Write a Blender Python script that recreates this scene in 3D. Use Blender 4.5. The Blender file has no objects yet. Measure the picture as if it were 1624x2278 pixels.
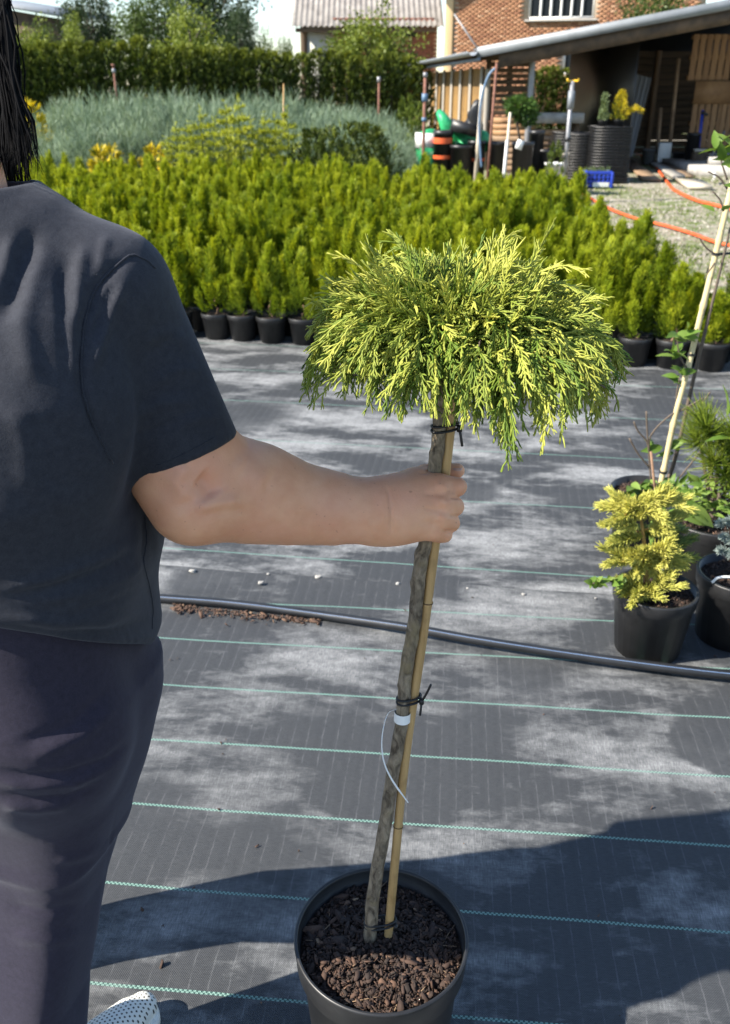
import bpy, math, random
import numpy as np
from mathutils import Matrix, Vector
R = math.radians
rng = np.random.default_rng(11)
random.seed(7)
scene = bpy.context.scene
col = scene.collection

# ------------------------------------------------------------------ camera, sky, sun, exposure
FPX, W0, H0 = 2006.0, 1624.0, 2278.0          # focal length and size of the frame in reference pixels
PITCH = math.atan(949.0 / FPX)                # camera looks down; the horizon lies 949 px above the centre
CAM = np.array((0.0, 0.0, 1.5))
cd = bpy.data.cameras.new('camera'); cam = bpy.data.objects.new('camera', cd); col.objects.link(cam)
cam.location = CAM; cam.rotation_euler = (math.pi / 2 - PITCH, 0, 0)
cd.sensor_fit = 'VERTICAL'; cd.sensor_height = 36.0; cd.lens = FPX / H0 * 36.0
cd.clip_start = 0.05; cd.clip_end = 2000
cd.dof.use_dof = True; cd.dof.focus_distance = 1.2; cd.dof.aperture_fstop = 8.5
scene.camera = cam
SUN_EL, SUN_AZ = R(40), R(17)                  # light travels towards +x, a little away from the camera
to_sun = Vector((-math.cos(SUN_AZ) * math.cos(SUN_EL), -math.sin(SUN_AZ) * math.cos(SUN_EL), math.sin(SUN_EL)))
world = bpy.data.worlds.new('World'); scene.world = world; world.use_nodes = True
wn = world.node_tree.nodes; wl = world.node_tree.links
sky = wn.new('ShaderNodeTexSky'); sky.sky_type = 'NISHITA'; sky.sun_disc = False
sky.sun_elevation = SUN_EL; sky.sun_rotation = math.atan2(to_sun.x, to_sun.y); sky.air_density = 1.0; sky.dust_density = 0.35; sky.ozone_density = 1.9
bg = wn['Background']; bg.inputs['Strength'].default_value = 0.105
wl.new(sky.outputs[0], bg.inputs['Color'])
sd = bpy.data.lights.new('sun', 'SUN'); sun = bpy.data.objects.new('sun', sd); col.objects.link(sun)
sd.energy = 5.0; sd.angle = R(0.53); sd.color = (1.0, 0.93, 0.82)
sun.rotation_euler = to_sun.to_track_quat('Z', 'Y').to_euler(); sun.location = (-6, -2, 9)
scene.view_settings.view_transform = 'Standard'; scene.view_settings.look = 'None'
scene.view_settings.exposure = 1.3; scene.view_settings.gamma = 1.0
scene.view_settings.use_curve_mapping = False
scene.cycles.max_bounces = 6; scene.cycles.transparent_max_bounces = 8
scene.cycles.use_denoising = True

# ------------------------------------------------------------------ picture geometry helpers (to read sizes off the photograph)
CF = np.array((0, math.cos(PITCH), -math.sin(PITCH))); CU = np.array((0, math.sin(PITCH), math.cos(PITCH))); CX = np.array((1.0, 0, 0))
def ray(px, py): return CF + CX * (px - W0 / 2) / FPX - CU * (py - H0 / 2) / FPX
def P(px, py, zc): return CAM + ray(px, py) * zc                                  # at a depth along the view axis
def Pd(px, py, d): r = ray(px, py); return CAM + r * (d / r[1])                   # on the vertical plane y = d
def Pz(px, py, z=0.0): r = ray(px, py); return CAM + r * ((z - CAM[2]) / r[2])     # on the level plane z
def zc_of(p): return float(np.dot(np.asarray(p) - CAM, CF))
def proj(V):
    q = V - CAM; zc = q @ CF
    return np.stack([W0 / 2 + FPX * (q @ CX) / zc, H0 / 2 - FPX * (q @ CU) / zc], -1)
def nrm(a): a = np.asarray(a, float); return a / np.maximum(np.linalg.norm(a, axis=-1, keepdims=True), 1e-9)

# ------------------------------------------------------------------ mesh helpers
def mesh(name, V, quads=None, tris=None, mat=None, smooth=False, tint=None):
    V = np.asarray(V, np.float32).reshape(-1, 3)
    q = np.zeros((0, 4), np.int32) if quads is None or len(quads) == 0 else np.asarray(quads, np.int32).reshape(-1, 4)
    t = np.zeros((0, 3), np.int32) if tris is None or len(tris) == 0 else np.asarray(tris, np.int32).reshape(-1, 3)
    me = bpy.data.meshes.new(name)
    me.vertices.add(len(V)); me.vertices.foreach_set('co', V.ravel())
    me.loops.add(q.size + t.size); me.loops.foreach_set('vertex_index', np.concatenate([q.ravel(), t.ravel()]))
    me.polygons.add(len(q) + len(t))
    me.polygons.foreach_set('loop_start', np.concatenate([np.arange(len(q)) * 4, q.size + np.arange(len(t)) * 3]).astype(np.int32))
    if smooth: me.polygons.foreach_set('use_smooth', np.ones(len(q) + len(t), bool))
    if tint is not None:
        a = me.attributes.new('tint', 'FLOAT', 'POINT'); a.data.foreach_set('value', np.asarray(tint, np.float32))
    if mat: me.materials.append(mat)
    me.update(calc_edges=True)
    return me
class MB:
    """collects pieces (vertices, quads, triangles, tint) of ONE part"""
    def __init__(s): s.V = []; s.Q = []; s.T = []; s.A = []; s.n = 0
    def add(s, V, quads=None, tris=None, tint=0.5):
        V = np.asarray(V, float).reshape(-1, 3)
        if quads is not None and len(quads): s.Q.append(np.asarray(quads).reshape(-1, 4) + s.n)
        if tris is not None and len(tris): s.T.append(np.asarray(tris).reshape(-1, 3) + s.n)
        s.A.append(np.broadcast_to(np.asarray(tint, float), (len(V),)).copy()); s.V.append(V); s.n += len(V); return s
    def mesh(s, name, mat, smooth=False):
        return mesh(name, np.concatenate(s.V), np.concatenate(s.Q) if s.Q else None, np.concatenate(s.T) if s.T else None, mat, smooth, np.concatenate(s.A))
    def box(s, c, size, rot=None, tint=0.5):
        v = np.array([(x, y, z) for x in (-.5, .5) for y in (-.5, .5) for z in (-.5, .5)]) * np.asarray(size)
        if rot is not None: v = v @ np.asarray(rot).T
        return s.add(v + np.asarray(c), BOXQ, None, tint)
    def tube(s, pts, r, n=8, tint=0.5, cap=True, ref=None):
        V, Q, T = tube(pts, r, n, cap, ref); return s.add(V, Q, T, tint)
BOXQ = np.array([(0, 1, 3, 2), (4, 6, 7, 5), (0, 4, 5, 1), (2, 3, 7, 6), (0, 2, 6, 4), (1, 5, 7, 3)])
def tube(pts, r, n=8, cap=True, ref=None):
    p = np.asarray(pts, float); k = len(p); r = np.broadcast_to(np.asarray(r, float), (k,))
    t = np.gradient(p, axis=0); t = nrm(t)
    ref = np.array((0.31, 0.22, 0.92)) if ref is None else np.asarray(ref, float)
    if abs(np.dot(nrm(t.mean(0)), nrm(ref))) > .93: ref = np.array((0.9, 0.3, 0.1))
    a = nrm(ref - t * (t @ ref)[:, None]); b = np.cross(t, a)
    th = np.arange(n) * 2 * math.pi / n
    V = (p[:, None] + r[:, None, None] * (np.cos(th)[None, :, None] * a[:, None] + np.sin(th)[None, :, None] * b[:, None])).reshape(-1, 3)
    i = np.arange(k - 1)[:, None] * n + np.arange(n)[None]; j = np.arange(k - 1)[:, None] * n + (np.arange(n)[None] + 1) % n
    Q = np.stack([i, j, j + n, i + n], -1).reshape(-1, 4); T = None
    if cap:
        V = np.vstack([V, p[:1], p[-1:]]); c0, c1 = k * n, k * n + 1; m = np.arange(n); m2 = (m + 1) % n
        T = np.vstack([np.stack([m2, m, np.full(n, c0)], -1), np.stack([(k - 1) * n + m, (k - 1) * n + m2, np.full(n, c1)], -1)])
    return V, Q, T
def tubes_batch(paths, rad, n=3):
    """many thin stalks at once: paths (N,k,3), rad (N,k)"""
    N, k, _ = paths.shape
    t = nrm(np.gradient(paths, axis=1)); ref = nrm(rng.normal(size=(N, 1, 3)))
    a = nrm(ref - t * (t * ref).sum(-1, keepdims=True)); b = np.cross(t, a); th = np.arange(n) * 2 * math.pi / n
    V = paths[:, :, None] + rad[:, :, None, None] * (np.cos(th)[None, None, :, None] * a[:, :, None] + np.sin(th)[None, None, :, None] * b[:, :, None])
    base = (np.arange(N) * k * n)[:, None, None] + (np.arange(k - 1) * n)[None, :, None]
    m = np.arange(n)[None, None]; m2 = (m + 1) % n
    Q = np.stack([base + m, base + m2, base + m2 + n, base + m + n], -1).reshape(-1, 4)
    return V.reshape(-1, 3), Q
def blades(pos, d, L, Wd, tint, flat=None):
    """small pointed leaves: one folded diamond each"""
    N = len(pos); d = nrm(d); L = np.broadcast_to(L, (N,))[:, None]; Wd = np.broadcast_to(Wd, (N,))[:, None]
    ref = nrm(rng.normal(size=(N, 3))) if flat is None else nrm(flat + .35 * rng.normal(size=(N, 3)))
    s = nrm(np.cross(d, ref)); up = np.cross(s, d)
    m = pos + d * L * .45 + up * L * .06
    V = np.stack([pos, m - s * Wd * .5, pos + d * L, m + s * Wd * .5], 1).reshape(-1, 3)
    return V, np.arange(4 * N).reshape(-1, 4), np.repeat(np.broadcast_to(tint, (N,)), 4)
def catmull(pts, n=8):
    p = np.asarray(pts, float); p = np.vstack([2 * p[0] - p[1], p, 2 * p[-1] - p[-2]]); out = []
    for i in range(1, len(p) - 2):
        for t in np.linspace(0, 1, n, endpoint=False):
            a, b, c, d = p[i - 1:i + 3]
            out.append(.5 * ((2 * b) + (-a + c) * t + (2 * a - 5 * b + 4 * c - d) * t * t + (-a + 3 * b - 3 * c + d) * t ** 3))
    return np.array(out + [p[-2]])
def lathe(prof, n=40, c=(0, 0, 0)):
    """prof: list of (radius, z)"""
    th = np.arange(n) * 2 * math.pi / n; pr = np.asarray(prof, float); k = len(pr)
    V = np.stack([pr[:, 0][:, None] * np.cos(th), pr[:, 0][:, None] * np.sin(th), np.repeat(pr[:, 1][:, None], n, 1)], -1).reshape(-1, 3) + np.asarray(c)
    i = np.arange(k - 1)[:, None] * n + np.arange(n); j = np.arange(k - 1)[:, None] * n + (np.arange(n) + 1) % n
    return V, np.stack([i, j, j + n, i + n], -1).reshape(-1, 4)
def rot_z(a): c, s = math.cos(a), math.sin(a); return np.array([(c, -s, 0), (s, c, 0), (0, 0, 1.0)])
def frame_to(d, up=(0, 0, 1)):
    z = nrm(d); x = np.cross(up, z); x = nrm(x) if np.linalg.norm(x) > 1e-4 else np.array((1.0, 0, 0)); return np.stack([x, np.cross(z, x), z], 1)

# ------------------------------------------------------------------ object helpers
def link(o): col.objects.link(o); return o
def tag(o, label, cat=None, group=None, kind=None):
    if label: o['label'] = label
    if cat: o['category'] = cat
    if group: o['group'] = group
    if kind: o['kind'] = kind
    return o
def thing(name, label, cat, loc=(0, 0, 0), group=None):
    o = link(bpy.data.objects.new(name, None)); o.location = [float(v) for v in loc]; o.empty_display_size = .1
    return tag(o, label, cat, group)
def wm(o):
    b = Matrix.LocRotScale(o.location, o.rotation_euler, o.scale); return b if o.parent is None else wm(o.parent) @ o.matrix_parent_inverse @ b
def part(name, me, parent, local=False, label=None, kind=None):
    """a part; its mesh is in world coordinates unless local"""
    o = link(bpy.data.objects.new(name, me)); o.parent = parent
    if not local:
        o.matrix_parent_inverse = wm(parent).inverted()
    if label: o['label'] = label
    if kind: o['kind'] = kind
    return o
def solo(name, me, label, cat, group=None, kind=None): return tag(link(bpy.data.objects.new(name, me)), label, cat, group, kind)
def struct(name, me): o = link(bpy.data.objects.new(name, me)); o['kind'] = 'structure'; return o
def copy_tree(o, parent=None):
    c = link(o.copy()); c.parent = parent
    for ch in o.children: copy_tree(ch, c)
    return c
_cube = {}
def boxpart(name, c, size, mat, parent, rot=None):
    """one box shaped piece; alike pieces share their mesh"""
    if mat.name not in _cube:
        V = np.array([(x, y, z) for x in (-.5, .5) for y in (-.5, .5) for z in (-.5, .5)]); _cube[mat.name] = mesh('board_' + mat.name, V, BOXQ, None, mat)
    o = link(bpy.data.objects.new(name, _cube[mat.name])); o.parent = parent
    M = Matrix.Translation(Vector([float(v) for v in c])) @ ((Matrix([[float(v) for v in r_] for r_ in rot]).to_4x4()) if rot is not None else Matrix()) @ Matrix.Diagonal((*[float(v) for v in size], 1))
    if parent is not None:
        M = wm(parent).inverted() @ M
    o.matrix_basis = M
    return o

# ------------------------------------------------------------------ materials
class N:
    """small node-graph helper"""
    def __init__(s, name):
        s.m = bpy.data.materials.new(name); s.m.use_nodes = True; s.t = s.m.node_tree; s.b = s.t.nodes['Principled BSDF']; s.out = s.t.nodes['Material Output']
    def n(s, typ, **kw):
        nd = s.t.nodes.new('ShaderNode' + typ)
        for k, v in kw.items():
            if k.startswith('i_'):
                key = k[2:]; key = int(key) if key.isdigit() else key.replace('_', ' ')
                s.set(nd.inputs[key], v)
            else: setattr(nd, k, v)
        return nd
    def set(s, inp, v):
        if isinstance(v, bpy.types.NodeSocket): s.t.links.new(v, inp)
        else: inp.default_value = (*v, 1.0) if isinstance(v, tuple) and len(v) == 3 and inp.type == 'RGBA' else v
    def math(s, op, a, b=0.0, c=None, clamp=False):
        nd = s.t.nodes.new('ShaderNodeMath'); nd.operation = op; nd.use_clamp = clamp; s.set(nd.inputs[0], a); s.set(nd.inputs[1], b)
        if c is not None: s.set(nd.inputs[2], c)
        return nd.outputs[0]
    def mix(s, f, a, b, typ='MIX'):
        nd = s.t.nodes.new('ShaderNodeMix'); nd.data_type = 'RGBA'; nd.blend_type = typ; s.set(nd.inputs[0], f); s.set(nd.inputs[6], a); s.set(nd.inputs[7], b); return nd.outputs[2]
    def noise(s, vec, scale, detail=4.0, rough=.55, dist=0.0):
        nd = s.n('TexNoise', i_Scale=scale, i_Detail=detail, i_Roughness=rough, i_Distortion=dist)
        if vec is not None: s.set(nd.inputs['Vector'], vec)
        return nd.outputs['Fac']
    def ramp(s, f, stops):
        nd = s.t.nodes.new('ShaderNodeValToRGB'); s.set(nd.inputs[0], f); cr = nd.color_ramp
        while len(cr.elements) < len(stops): cr.elements.new(.5)
        for e, (p, c) in zip(cr.elements, stops): e.position = p; e.color = (*c, 1) if len(c) == 3 else c
        return nd.outputs[0]
    def rmap(s, f, a, b, lo=0.0, hi=1.0):
        nd = s.n('MapRange', i_0=f, i_1=a, i_2=b, i_3=lo, i_4=hi); return nd.outputs[0]
    def obj(s): return s.n('TexCoord').outputs['Object']
    def geo(s): return s.n('NewGeometry').outputs['Position']
    def scale(s, vec, k): return s.n('VectorMath', operation='MULTIPLY', i_0=vec, i_1=k).outputs[0]
    def bump(s, h, strength=.4, dist=.01):
        b = s.n('Bump', i_Strength=strength, i_Distance=dist, i_Height=h); s.t.links.new(b.outputs[0], s.b.inputs['Normal']); return b
    def base(s, c, rough=.6, spec=None, metal=0.0):
        s.set(s.b.inputs['Base Color'], c); s.set(s.b.inputs['Roughness'], rough); s.b.inputs['Metallic'].default_value = metal
        if spec is not None: s.b.inputs['Specular IOR Level'].default_value = spec
        return s.m
def var_mat(name, c0, c1, scale=8.0, rough=.7, stretch=(1, 1, 1), bump=0.0, bdist=.01, spec=None, metal=0.0, detail=5.0, per_object=0.0):
    """two-tone noisy surface; per_object shifts each piece a little"""
    g = N(name); v = g.obj()
    if stretch != (1, 1, 1): v = g.scale(v, stretch)
    f = g.noise(v, scale, detail); f = g.rmap(f, .3, .7)
    if per_object:
        r_ = g.n('ObjectInfo').outputs['Random']; f = g.math('ADD', f, g.math('MULTIPLY', g.math('SUBTRACT', r_, .5), per_object), clamp=True)
    g.base(g.mix(f, c0, c1), rough, spec, metal)
    if bump: g.bump(g.noise(v, scale * 3, 6.0), bump, bdist)
    return g.m
def leaf_mat(name, c0, c1, c2=None, trans=.32, rough=.5, per_object=.25):
    """foliage: colour runs with each leaf's own tint, a share of the light passes through"""
    g = N(name); a = g.n('Attribute', attribute_name='tint').outputs['Fac']
    r_ = g.n('ObjectInfo').outputs['Random']
    f = g.math('ADD', a, g.math('MULTIPLY', g.math('SUBTRACT', r_, .5), per_object), clamp=True)
    c = g.ramp(f, [(0, c0), (.5, c1), (1, c2)] if c2 else [(0, c0), (1, c1)])
    g.base(c, rough, .3)
    tr = g.n('BsdfTranslucent'); g.t.links.new(g.mix(1.0, c, (1.0, .95, .5), 'MULTIPLY'), tr.inputs[0])
    mx = g.n('MixShader', i_0=trans); g.t.links.new(g.b.outputs[0], mx.inputs[1]); g.t.links.new(tr.outputs[0], mx.inputs[2]); g.t.links.new(mx.outputs[0], g.out.inputs[0])
    return g.m
M = {}
M['black_plastic'] = var_mat('black_plastic', (.012, .012, .013), (.022, .022, .023), 30, .42, bump=.06, bdist=.002)
M['grey_plastic'] = var_mat('grey_plastic', (.10, .105, .11), (.15, .155, .16), 20, .5)
M['old_wood'] = var_mat('old_wood', (.16, .10, .06), (.30, .20, .12), 6, .8, (1, 1, 1), .3, .004, per_object=.5)
M['dark_wood'] = var_mat('dark_wood', (.05, .034, .022), (.12, .078, .045), 6, .85, bump=.3, bdist=.004, per_object=.5)
M['warm_wood'] = var_mat('warm_wood', (.22, .115, .052), (.36, .205, .095), 5, .7, bump=.2, bdist=.003, per_object=.5)
M['grey_wood'] = var_mat('grey_wood', (.24, .22, .19), (.40, .37, .32), 6, .85, bump=.3, bdist=.004, per_object=.4)
M['pale_wood'] = var_mat('pale_wood', (.42, .36, .27), (.56, .50, .40), 7, .8, bump=.2, bdist=.003, per_object=.4)
M['zinc'] = var_mat('zinc', (.17, .185, .20), (.23, .25, .27), 4, .55, metal=.15, bump=.03)
M['white_paint'] = var_mat('white_paint', (.62, .61, .58), (.74, .73, .70), 9, .55)
M['steel'] = var_mat('steel', (.20, .20, .21), (.30, .30, .31), 15, .5, metal=.4)
M['rusty'] = var_mat('rusty', (.12, .05, .03), (.22, .10, .07), 20, .8)
M['orange_plastic'] = var_mat('orange_plastic', (.50, .07, .015), (.62, .11, .03), 12, .5)
M['blue_plastic'] = var_mat('blue_plastic', (.012, .035, .32), (.02, .06, .45), 15, .45)
M['pale_blue'] = var_mat('pale_blue', (.07, .13, .22), (.13, .21, .31), 15, .45)
M['white_plastic'] = var_mat('white_plastic', (.66, .66, .64), (.78, .78, .76), 20, .5)
M['green_sheet'] = var_mat('green_sheet', (.01, .20, .07), (.04, .42, .16), 9, .4, bump=.5, bdist=.02)
M['concrete'] = var_mat('concrete', (.25, .24, .22), (.40, .385, .36), 7, .9, bump=.4, bdist=.01)
M['glass'] = N('glass').base((.012, .015, .018), .35, .12)
M['cane'] = None
g = N('cane_pale'); v = g.obj(); f = g.noise(g.scale(v, (60, 60, 6)), 1.0, 4); f2 = g.noise(v, 22, 4)
g.base(g.mix(g.rmap(f2, .62, .72), g.mix(g.rmap(f, .3, .7), (.47, .38, .19), (.60, .50, .29)), (.20, .14, .07)), .45, .4); M['cane_pale'] = g.m
g = N('cane_tan'); v = g.obj(); f = g.noise(g.scale(v, (70, 70, 5)), 1.0, 5); f2 = g.noise(v, 14, 4)
g.base(g.mix(g.rmap(f2, .55, .8), g.mix(g.rmap(f, .3, .7), (.35, .205, .075), (.52, .335, .145)), (.14, .075, .025)), .38, .45); M['cane_tan'] = g.m
g = N('bark'); v = g.obj(); f = g.noise(g.scale(v, (1, 1, .45)), 90, 6, .65, .8); f2 = g.noise(v, 26, 5)
c = g.mix(g.rmap(f, .35, .66), (.055, .038, .023), (.30, .235, .16)); c = g.mix(g.rmap(f2, .55, .72), c, (.24, .18, .09))
g.base(c, .85); g.bump(f, .9, .004); M['bark'] = g.m
g = N('twig'); g.base((.10, .075, .055), .8); M['twig'] = g.m
g = N('mulch'); a = g.n('Attribute', attribute_name='tint').outputs['Fac']; v = g.obj()
c = g.ramp(a, [(0, (.012, .008, .006)), (.45, (.055, .030, .020)), (.8, (.14, .075, .045)), (1, (.36, .25, .15))])
g.base(g.mix(g.math('MULTIPLY', g.noise(v, 240, 3), .55), c, (.02, .013, .01)), .85); M['mulch'] = g.m
g = N('soil'); v = g.obj(); f = g.noise(v, 130, 6, .7); g.base(g.ramp(f, [(.3, (.008, .006, .004)), (.6, (.04, .024, .016)), (.75, (.10, .058, .036))]), .95); g.bump(f, 1.0, .01); M['soil'] = g.m
M['black_rubber'] = N('black_rubber').base((.010, .010, .011), .5)
M['white_tape'] = N('white_tape').base((.80, .80, .78), .45)

# ------------------------------------------------------------------ ground
def ground_mat():
    g = N('yard_ground'); p = g.geo()
    big = g.noise(p, .55, 5, .6); mid = g.noise(p, 3.2, 6, .65); fine = g.noise(p, 26, 5, .7)
    vor = g.n('TexVoronoi', i_Scale=22.0); g.set(vor.inputs['Vector'], p)
    grav = g.mix(g.rmap(fine, .3, .7), (.14, .11, .075), (.34, .29, .215)); grav = g.mix(g.math('MULTIPLY', vor.outputs['Distance'], .9, clamp=True), (.38, .35, .29), grav)
    grass = g.mix(g.rmap(fine, .3, .7), (.055, .085, .018), (.15, .19, .04))
    f = g.rmap(g.math('ADD', g.math('MULTIPLY', big, .55), g.math('MULTIPLY', mid, .5)), .47, .60)
    g.base(g.mix(f, grav, grass), .95); g.bump(g.math('ADD', fine, mid), .8, .03); return g.m
V = [(-350, -120, -.012), (350, -120, -.012), (350, 600, -.012), (-350, 600, -.012)]
struct('ground', mesh('ground', V, [(0, 1, 2, 3)], None, ground_mat()))

def cloth_mat(name, spacing, off, spots, dust_lo, dust_hi, dust_max=1.0, dashes=.0088):
    g = N(name); p = g.obj(); s = g.n('SeparateXYZ'); g.set(s.inputs[0], p); x, y = s.outputs[0], s.outputs[1]
    # woven lime/dust deposits, brushed along the weave
    wob = g.noise(g.scale(p, (.8, 1.6, 1)), 2.0, 8, .60, .3); wob2 = g.noise(g.scale(p, (1.0, 2.2, 1)), 9.0, 8, .72, .2)
    fib = g.noise(g.scale(p, (55, 420, 1)), 1.0, 3, .6); fib2 = g.noise(g.scale(p, (420, 50, 1)), 1.0, 3, .6)
    d = g.math('ADD', g.math('MULTIPLY', wob, .72), g.math('MULTIPLY', wob2, .33))
    d = g.rmap(d, dust_lo, dust_hi)
    clean = None
    for (sx, sy, r_, soft) in spots:           # round patches with less dust, pot prints among them
        dx = g.math('SUBTRACT', x, sx); dy = g.math('SUBTRACT', y, sy)
        dist = g.math('SQRT', g.math('ADD', g.math('MULTIPLY', dx, dx), g.math('MULTIPLY', dy, dy)))
        dist = g.math('ADD', dist, g.math('MULTIPLY', g.math('SUBTRACT', wob2, .5), .05))
        m = g.rmap(dist, r_ - soft, r_ + soft, .12, 1.0); clean = m if clean is None else g.math('MULTIPLY', clean, m)
    if clean is not None: d = g.math('MULTIPLY', d, clean)
    weave = g.math('MULTIPLY', g.math('SINE', g.math('MULTIPLY', x, 2 * math.pi / .0042)), g.math('SINE', g.math('MULTIPLY', y, 2 * math.pi / .0042)))
    wv = g.math('MULTIPLY_ADD', weave, .5, .5)
    tape = g.mix(g.rmap(g.math('ADD', g.math('MULTIPLY', fib, .6), g.math('MULTIPLY', wv, .4)), .25, .75), (.020, .022, .025), (.064, .067, .071))
    dustc = g.mix(g.rmap(fib2, .25, .75), (.24, .245, .25), (.42, .425, .42))
    dm = g.math('MULTIPLY', g.math('MULTIPLY', d, dust_max), g.rmap(g.math('ADD', g.math('MULTIPLY', fib, .45), g.math('MULTIPLY', fib2, .55)), .28, .66, .30, 1.0))
    c = g.mix(dm, tape, dustc)
    # pale cross threads every few centimetres, broken
    fx = g.math('FRACT', g.math('DIVIDE', g.math('ADD', x, g.math('MULTIPLY', g.math('SUBTRACT', wob2, .5), .012)), .0375))
    th = g.math('LESS_THAN', g.math('ABSOLUTE', g.math('SUBTRACT', fx, .5)), .035)
    th = g.math('MULTIPLY', th, g.rmap(g.noise(g.scale(p, (9, 30, 1)), 1.0, 3), .35, .70, .0, .26))
    c = g.mix(th, c, (.22, .225, .23))
    fx2 = g.math('FRACT', g.math('DIVIDE', x, .0375)); rib = g.math('LESS_THAN', fx2, .30); c = g.mix(g.math('MULTIPLY', rib, .08), c, (.012, .013, .015))
    # green marker threads: two rows of alternating dashes
    ly = g.math('SUBTRACT', g.math('ADD', y, g.math('MULTIPLY', g.math('SUBTRACT', wob, .5), .012)), off)
    ly = g.math('SUBTRACT', g.math('MODULO', g.math('ADD', ly, spacing * 200.5), spacing), spacing * .5)
    on = g.math('LESS_THAN', g.math('ABSOLUTE', ly), .0033)
    ph = g.math('MULTIPLY', g.math('GREATER_THAN', ly, 0.0), .5)
    dash = g.math('LESS_THAN', g.math('FRACT', g.math('ADD', g.math('DIVIDE', x, dashes), ph)), .55)
    lc = g.mix(dash, (.025, .07, .06), (.19, .31, .265)); lc = g.mix(g.math('MULTIPLY', d, .35), lc, (.28, .33, .31))
    c = g.mix(on, c, lc)
    g.base(c, .62, .35)
    g.bump(g.math('ADD', g.math('MULTIPLY', wv, .5), g.math('MULTIPLY', g.noise(p, 9, 4), 3.0)), .5, .003)
    return g.m
def sheet(x0, x1, nx, ys0, ys1, ny, amp, seed):
    """a cloth sheet lying almost flat: ys0 and ys1 give the near and far edge for an x"""
    u = np.linspace(x0, x1, nx); t = np.linspace(0, 1, ny); X, T_ = np.meshgrid(u, t, indexing='ij')
    Y = ys0(X) * (1 - T_) + ys1(X) * T_
    r2 = np.random.default_rng(seed); Z = np.zeros_like(X)
    for k in range(14):
        a, b, ph = r2.normal(0, 3.2), r2.normal(0, 4.5), r2.uniform(0, 6.3); Z += np.sin(a * X + b * Y + ph) / 14 ** .5 * amp
    V = np.stack([X, Y, Z], -1).reshape(-1, 3)
    i = (np.arange(nx - 1)[:, None] * ny + np.arange(ny - 1)[None]).ravel()
    return V, np.stack([i, i + ny, i + ny + 1, i + 1], -1)
A1, A2 = R(-5.5), R(-8.0)
def loc_of(p, a): c, s = math.cos(a), math.sin(a); return (c * p[0] + s * p[1], -s * p[0] + c * p[1])
def spot(px, py, a, r_, soft=.02): q = loc_of(Pz(px, py), a); return (q[0], q[1], r_, soft)
near_spots = [spot(1610, 1655, A1, .135, .008), spot(330, 1800, A1, .10, .03), spot(1180, 1500, A1, .11, .05), spot(700, 1640, A1, .12, .06), spot(1080, 1600, A1, .10, .05), spot(450, 1300, A1, .12, .03), spot(560, 1900, A1, .13, .07)]
seam = lambda X: 2.600 - .033 * X + .006 * np.sin(X * 5.1) + .004 * np.sin(X * 13 + 1)
V, Q = sheet(-5, 6, 160, lambda X: -3.0 + 0 * X, seam, 90, .0016, 3); V[:, 2] += .006 + .006 * np.clip((V[:, 1] - seam(V[:, 0]) + .02) / .02, 0, 1)
o = struct('ground_cloth', mesh('ground_cloth', V, Q, None, cloth_mat('cloth_near', .2265, 1.302, near_spots, .51, .66, .85), True)); o.rotation_euler.z = A1
far_spots = [spot(1395, 1150, A2, .13, .02), spot(560, 920, A2, .22, .08), spot(1060, 1095, A2, .10, .02), spot(1300, 1120, A2, .12, .04), spot(1120, 880, A2, .2, .1)]
V, Q = sheet(-8, 5, 120, lambda X: 2.35 + 0 * X, lambda X: 5.45 + 0 * X, 60, .0012, 5)
V2, Q2 = sheet(-9, 1.6, 20, lambda X: 5.45 + 0 * X, lambda X: 12.6 + 0 * X, 20, .001, 6); V2[:, 0] -= np.clip((V2[:, 1] - 5.45) * .09, 0, 2) * (V2[:, 0] > 1.0)
mb = MB().add(V, Q).add(V2, Q2)
o = struct('ground_cloth', mb.mesh('far_ground_cloth', cloth_mat('cloth_far', .555, 2.741, far_spots, .49, .63, 1.0), True)); o.rotation_euler.z = A2

# ------------------------------------------------------------------ brick house with barred window, and the house with the corrugated roof
def brick_mat(name, c0, c1, c2):
    g = N(name); r_ = g.n('ObjectInfo').outputs['Random']; a = g.n('Attribute', attribute_name='tint').outputs['Fac']
    f = g.math('FRACT', g.math('ADD', r_, a)); c = g.ramp(f, [(0, c0), (.5, c1), (.85, c1), (1, c2)])
    g.base(g.mix(g.math('MULTIPLY', g.noise(g.geo(), 14, 5), .6), c, c0), .9); g.bump(g.noise(g.geo(), 40, 4), .5, .006); return g.m
M['brick'] = brick_mat('brick', (.22, .095, .05), (.37, .19, .10), (.50, .32, .20))
M['brick_red'] = brick_mat('brick_red', (.13, .045, .03), (.23, .085, .05), (.30, .13, .08))
M['mortar'] = var_mat('mortar', (.36, .29, .22), (.48, .40, .31), 5, .95)
M['ochre_corner'] = var_mat('ochre_corner', (.50, .34, .18), (.60, .43, .24), 5, .9)
M['pale_render'] = var_mat('pale_render', (.42, .41, .36), (.52, .51, .45), 3, .9)
hd = 40.0
c0 = Pd(990, 190, hd); hx = c0[0]
ha = R(-16); E1 = np.array((math.cos(ha), math.sin(ha), 0)); E2 = np.array((-math.sin(ha), math.cos(ha), 0)); HR = rot_z(ha)   # wall turned towards the left, where the sun stands
H = lambda a, b, z: np.array((hx, hd, 0)) + E1 * a + E2 * b + np.array((0, 0, z))
def along(px, base, e):
    """distance along a wall where the pixel column px meets it"""
    r_ = ray(px, 150); A = np.array([[r_[0], -e[0]], [r_[1], -e[1]]]); return np.linalg.solve(A, np.array(base[:2]) - CAM[:2])[1]
def z_at(py, p): return 1.5 - (py - 190) * zc_guess(p) / (FPX / math.cos(PITCH))
def zc_guess(p): return math.cos(PITCH) * p[1]
house = thing('brick_house', 'orange brick house with a barred white window high on its wall', 'house', H(0, 0, 0))
WL = 9.5; DEP = 8.0; HT = 6.2
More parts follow.
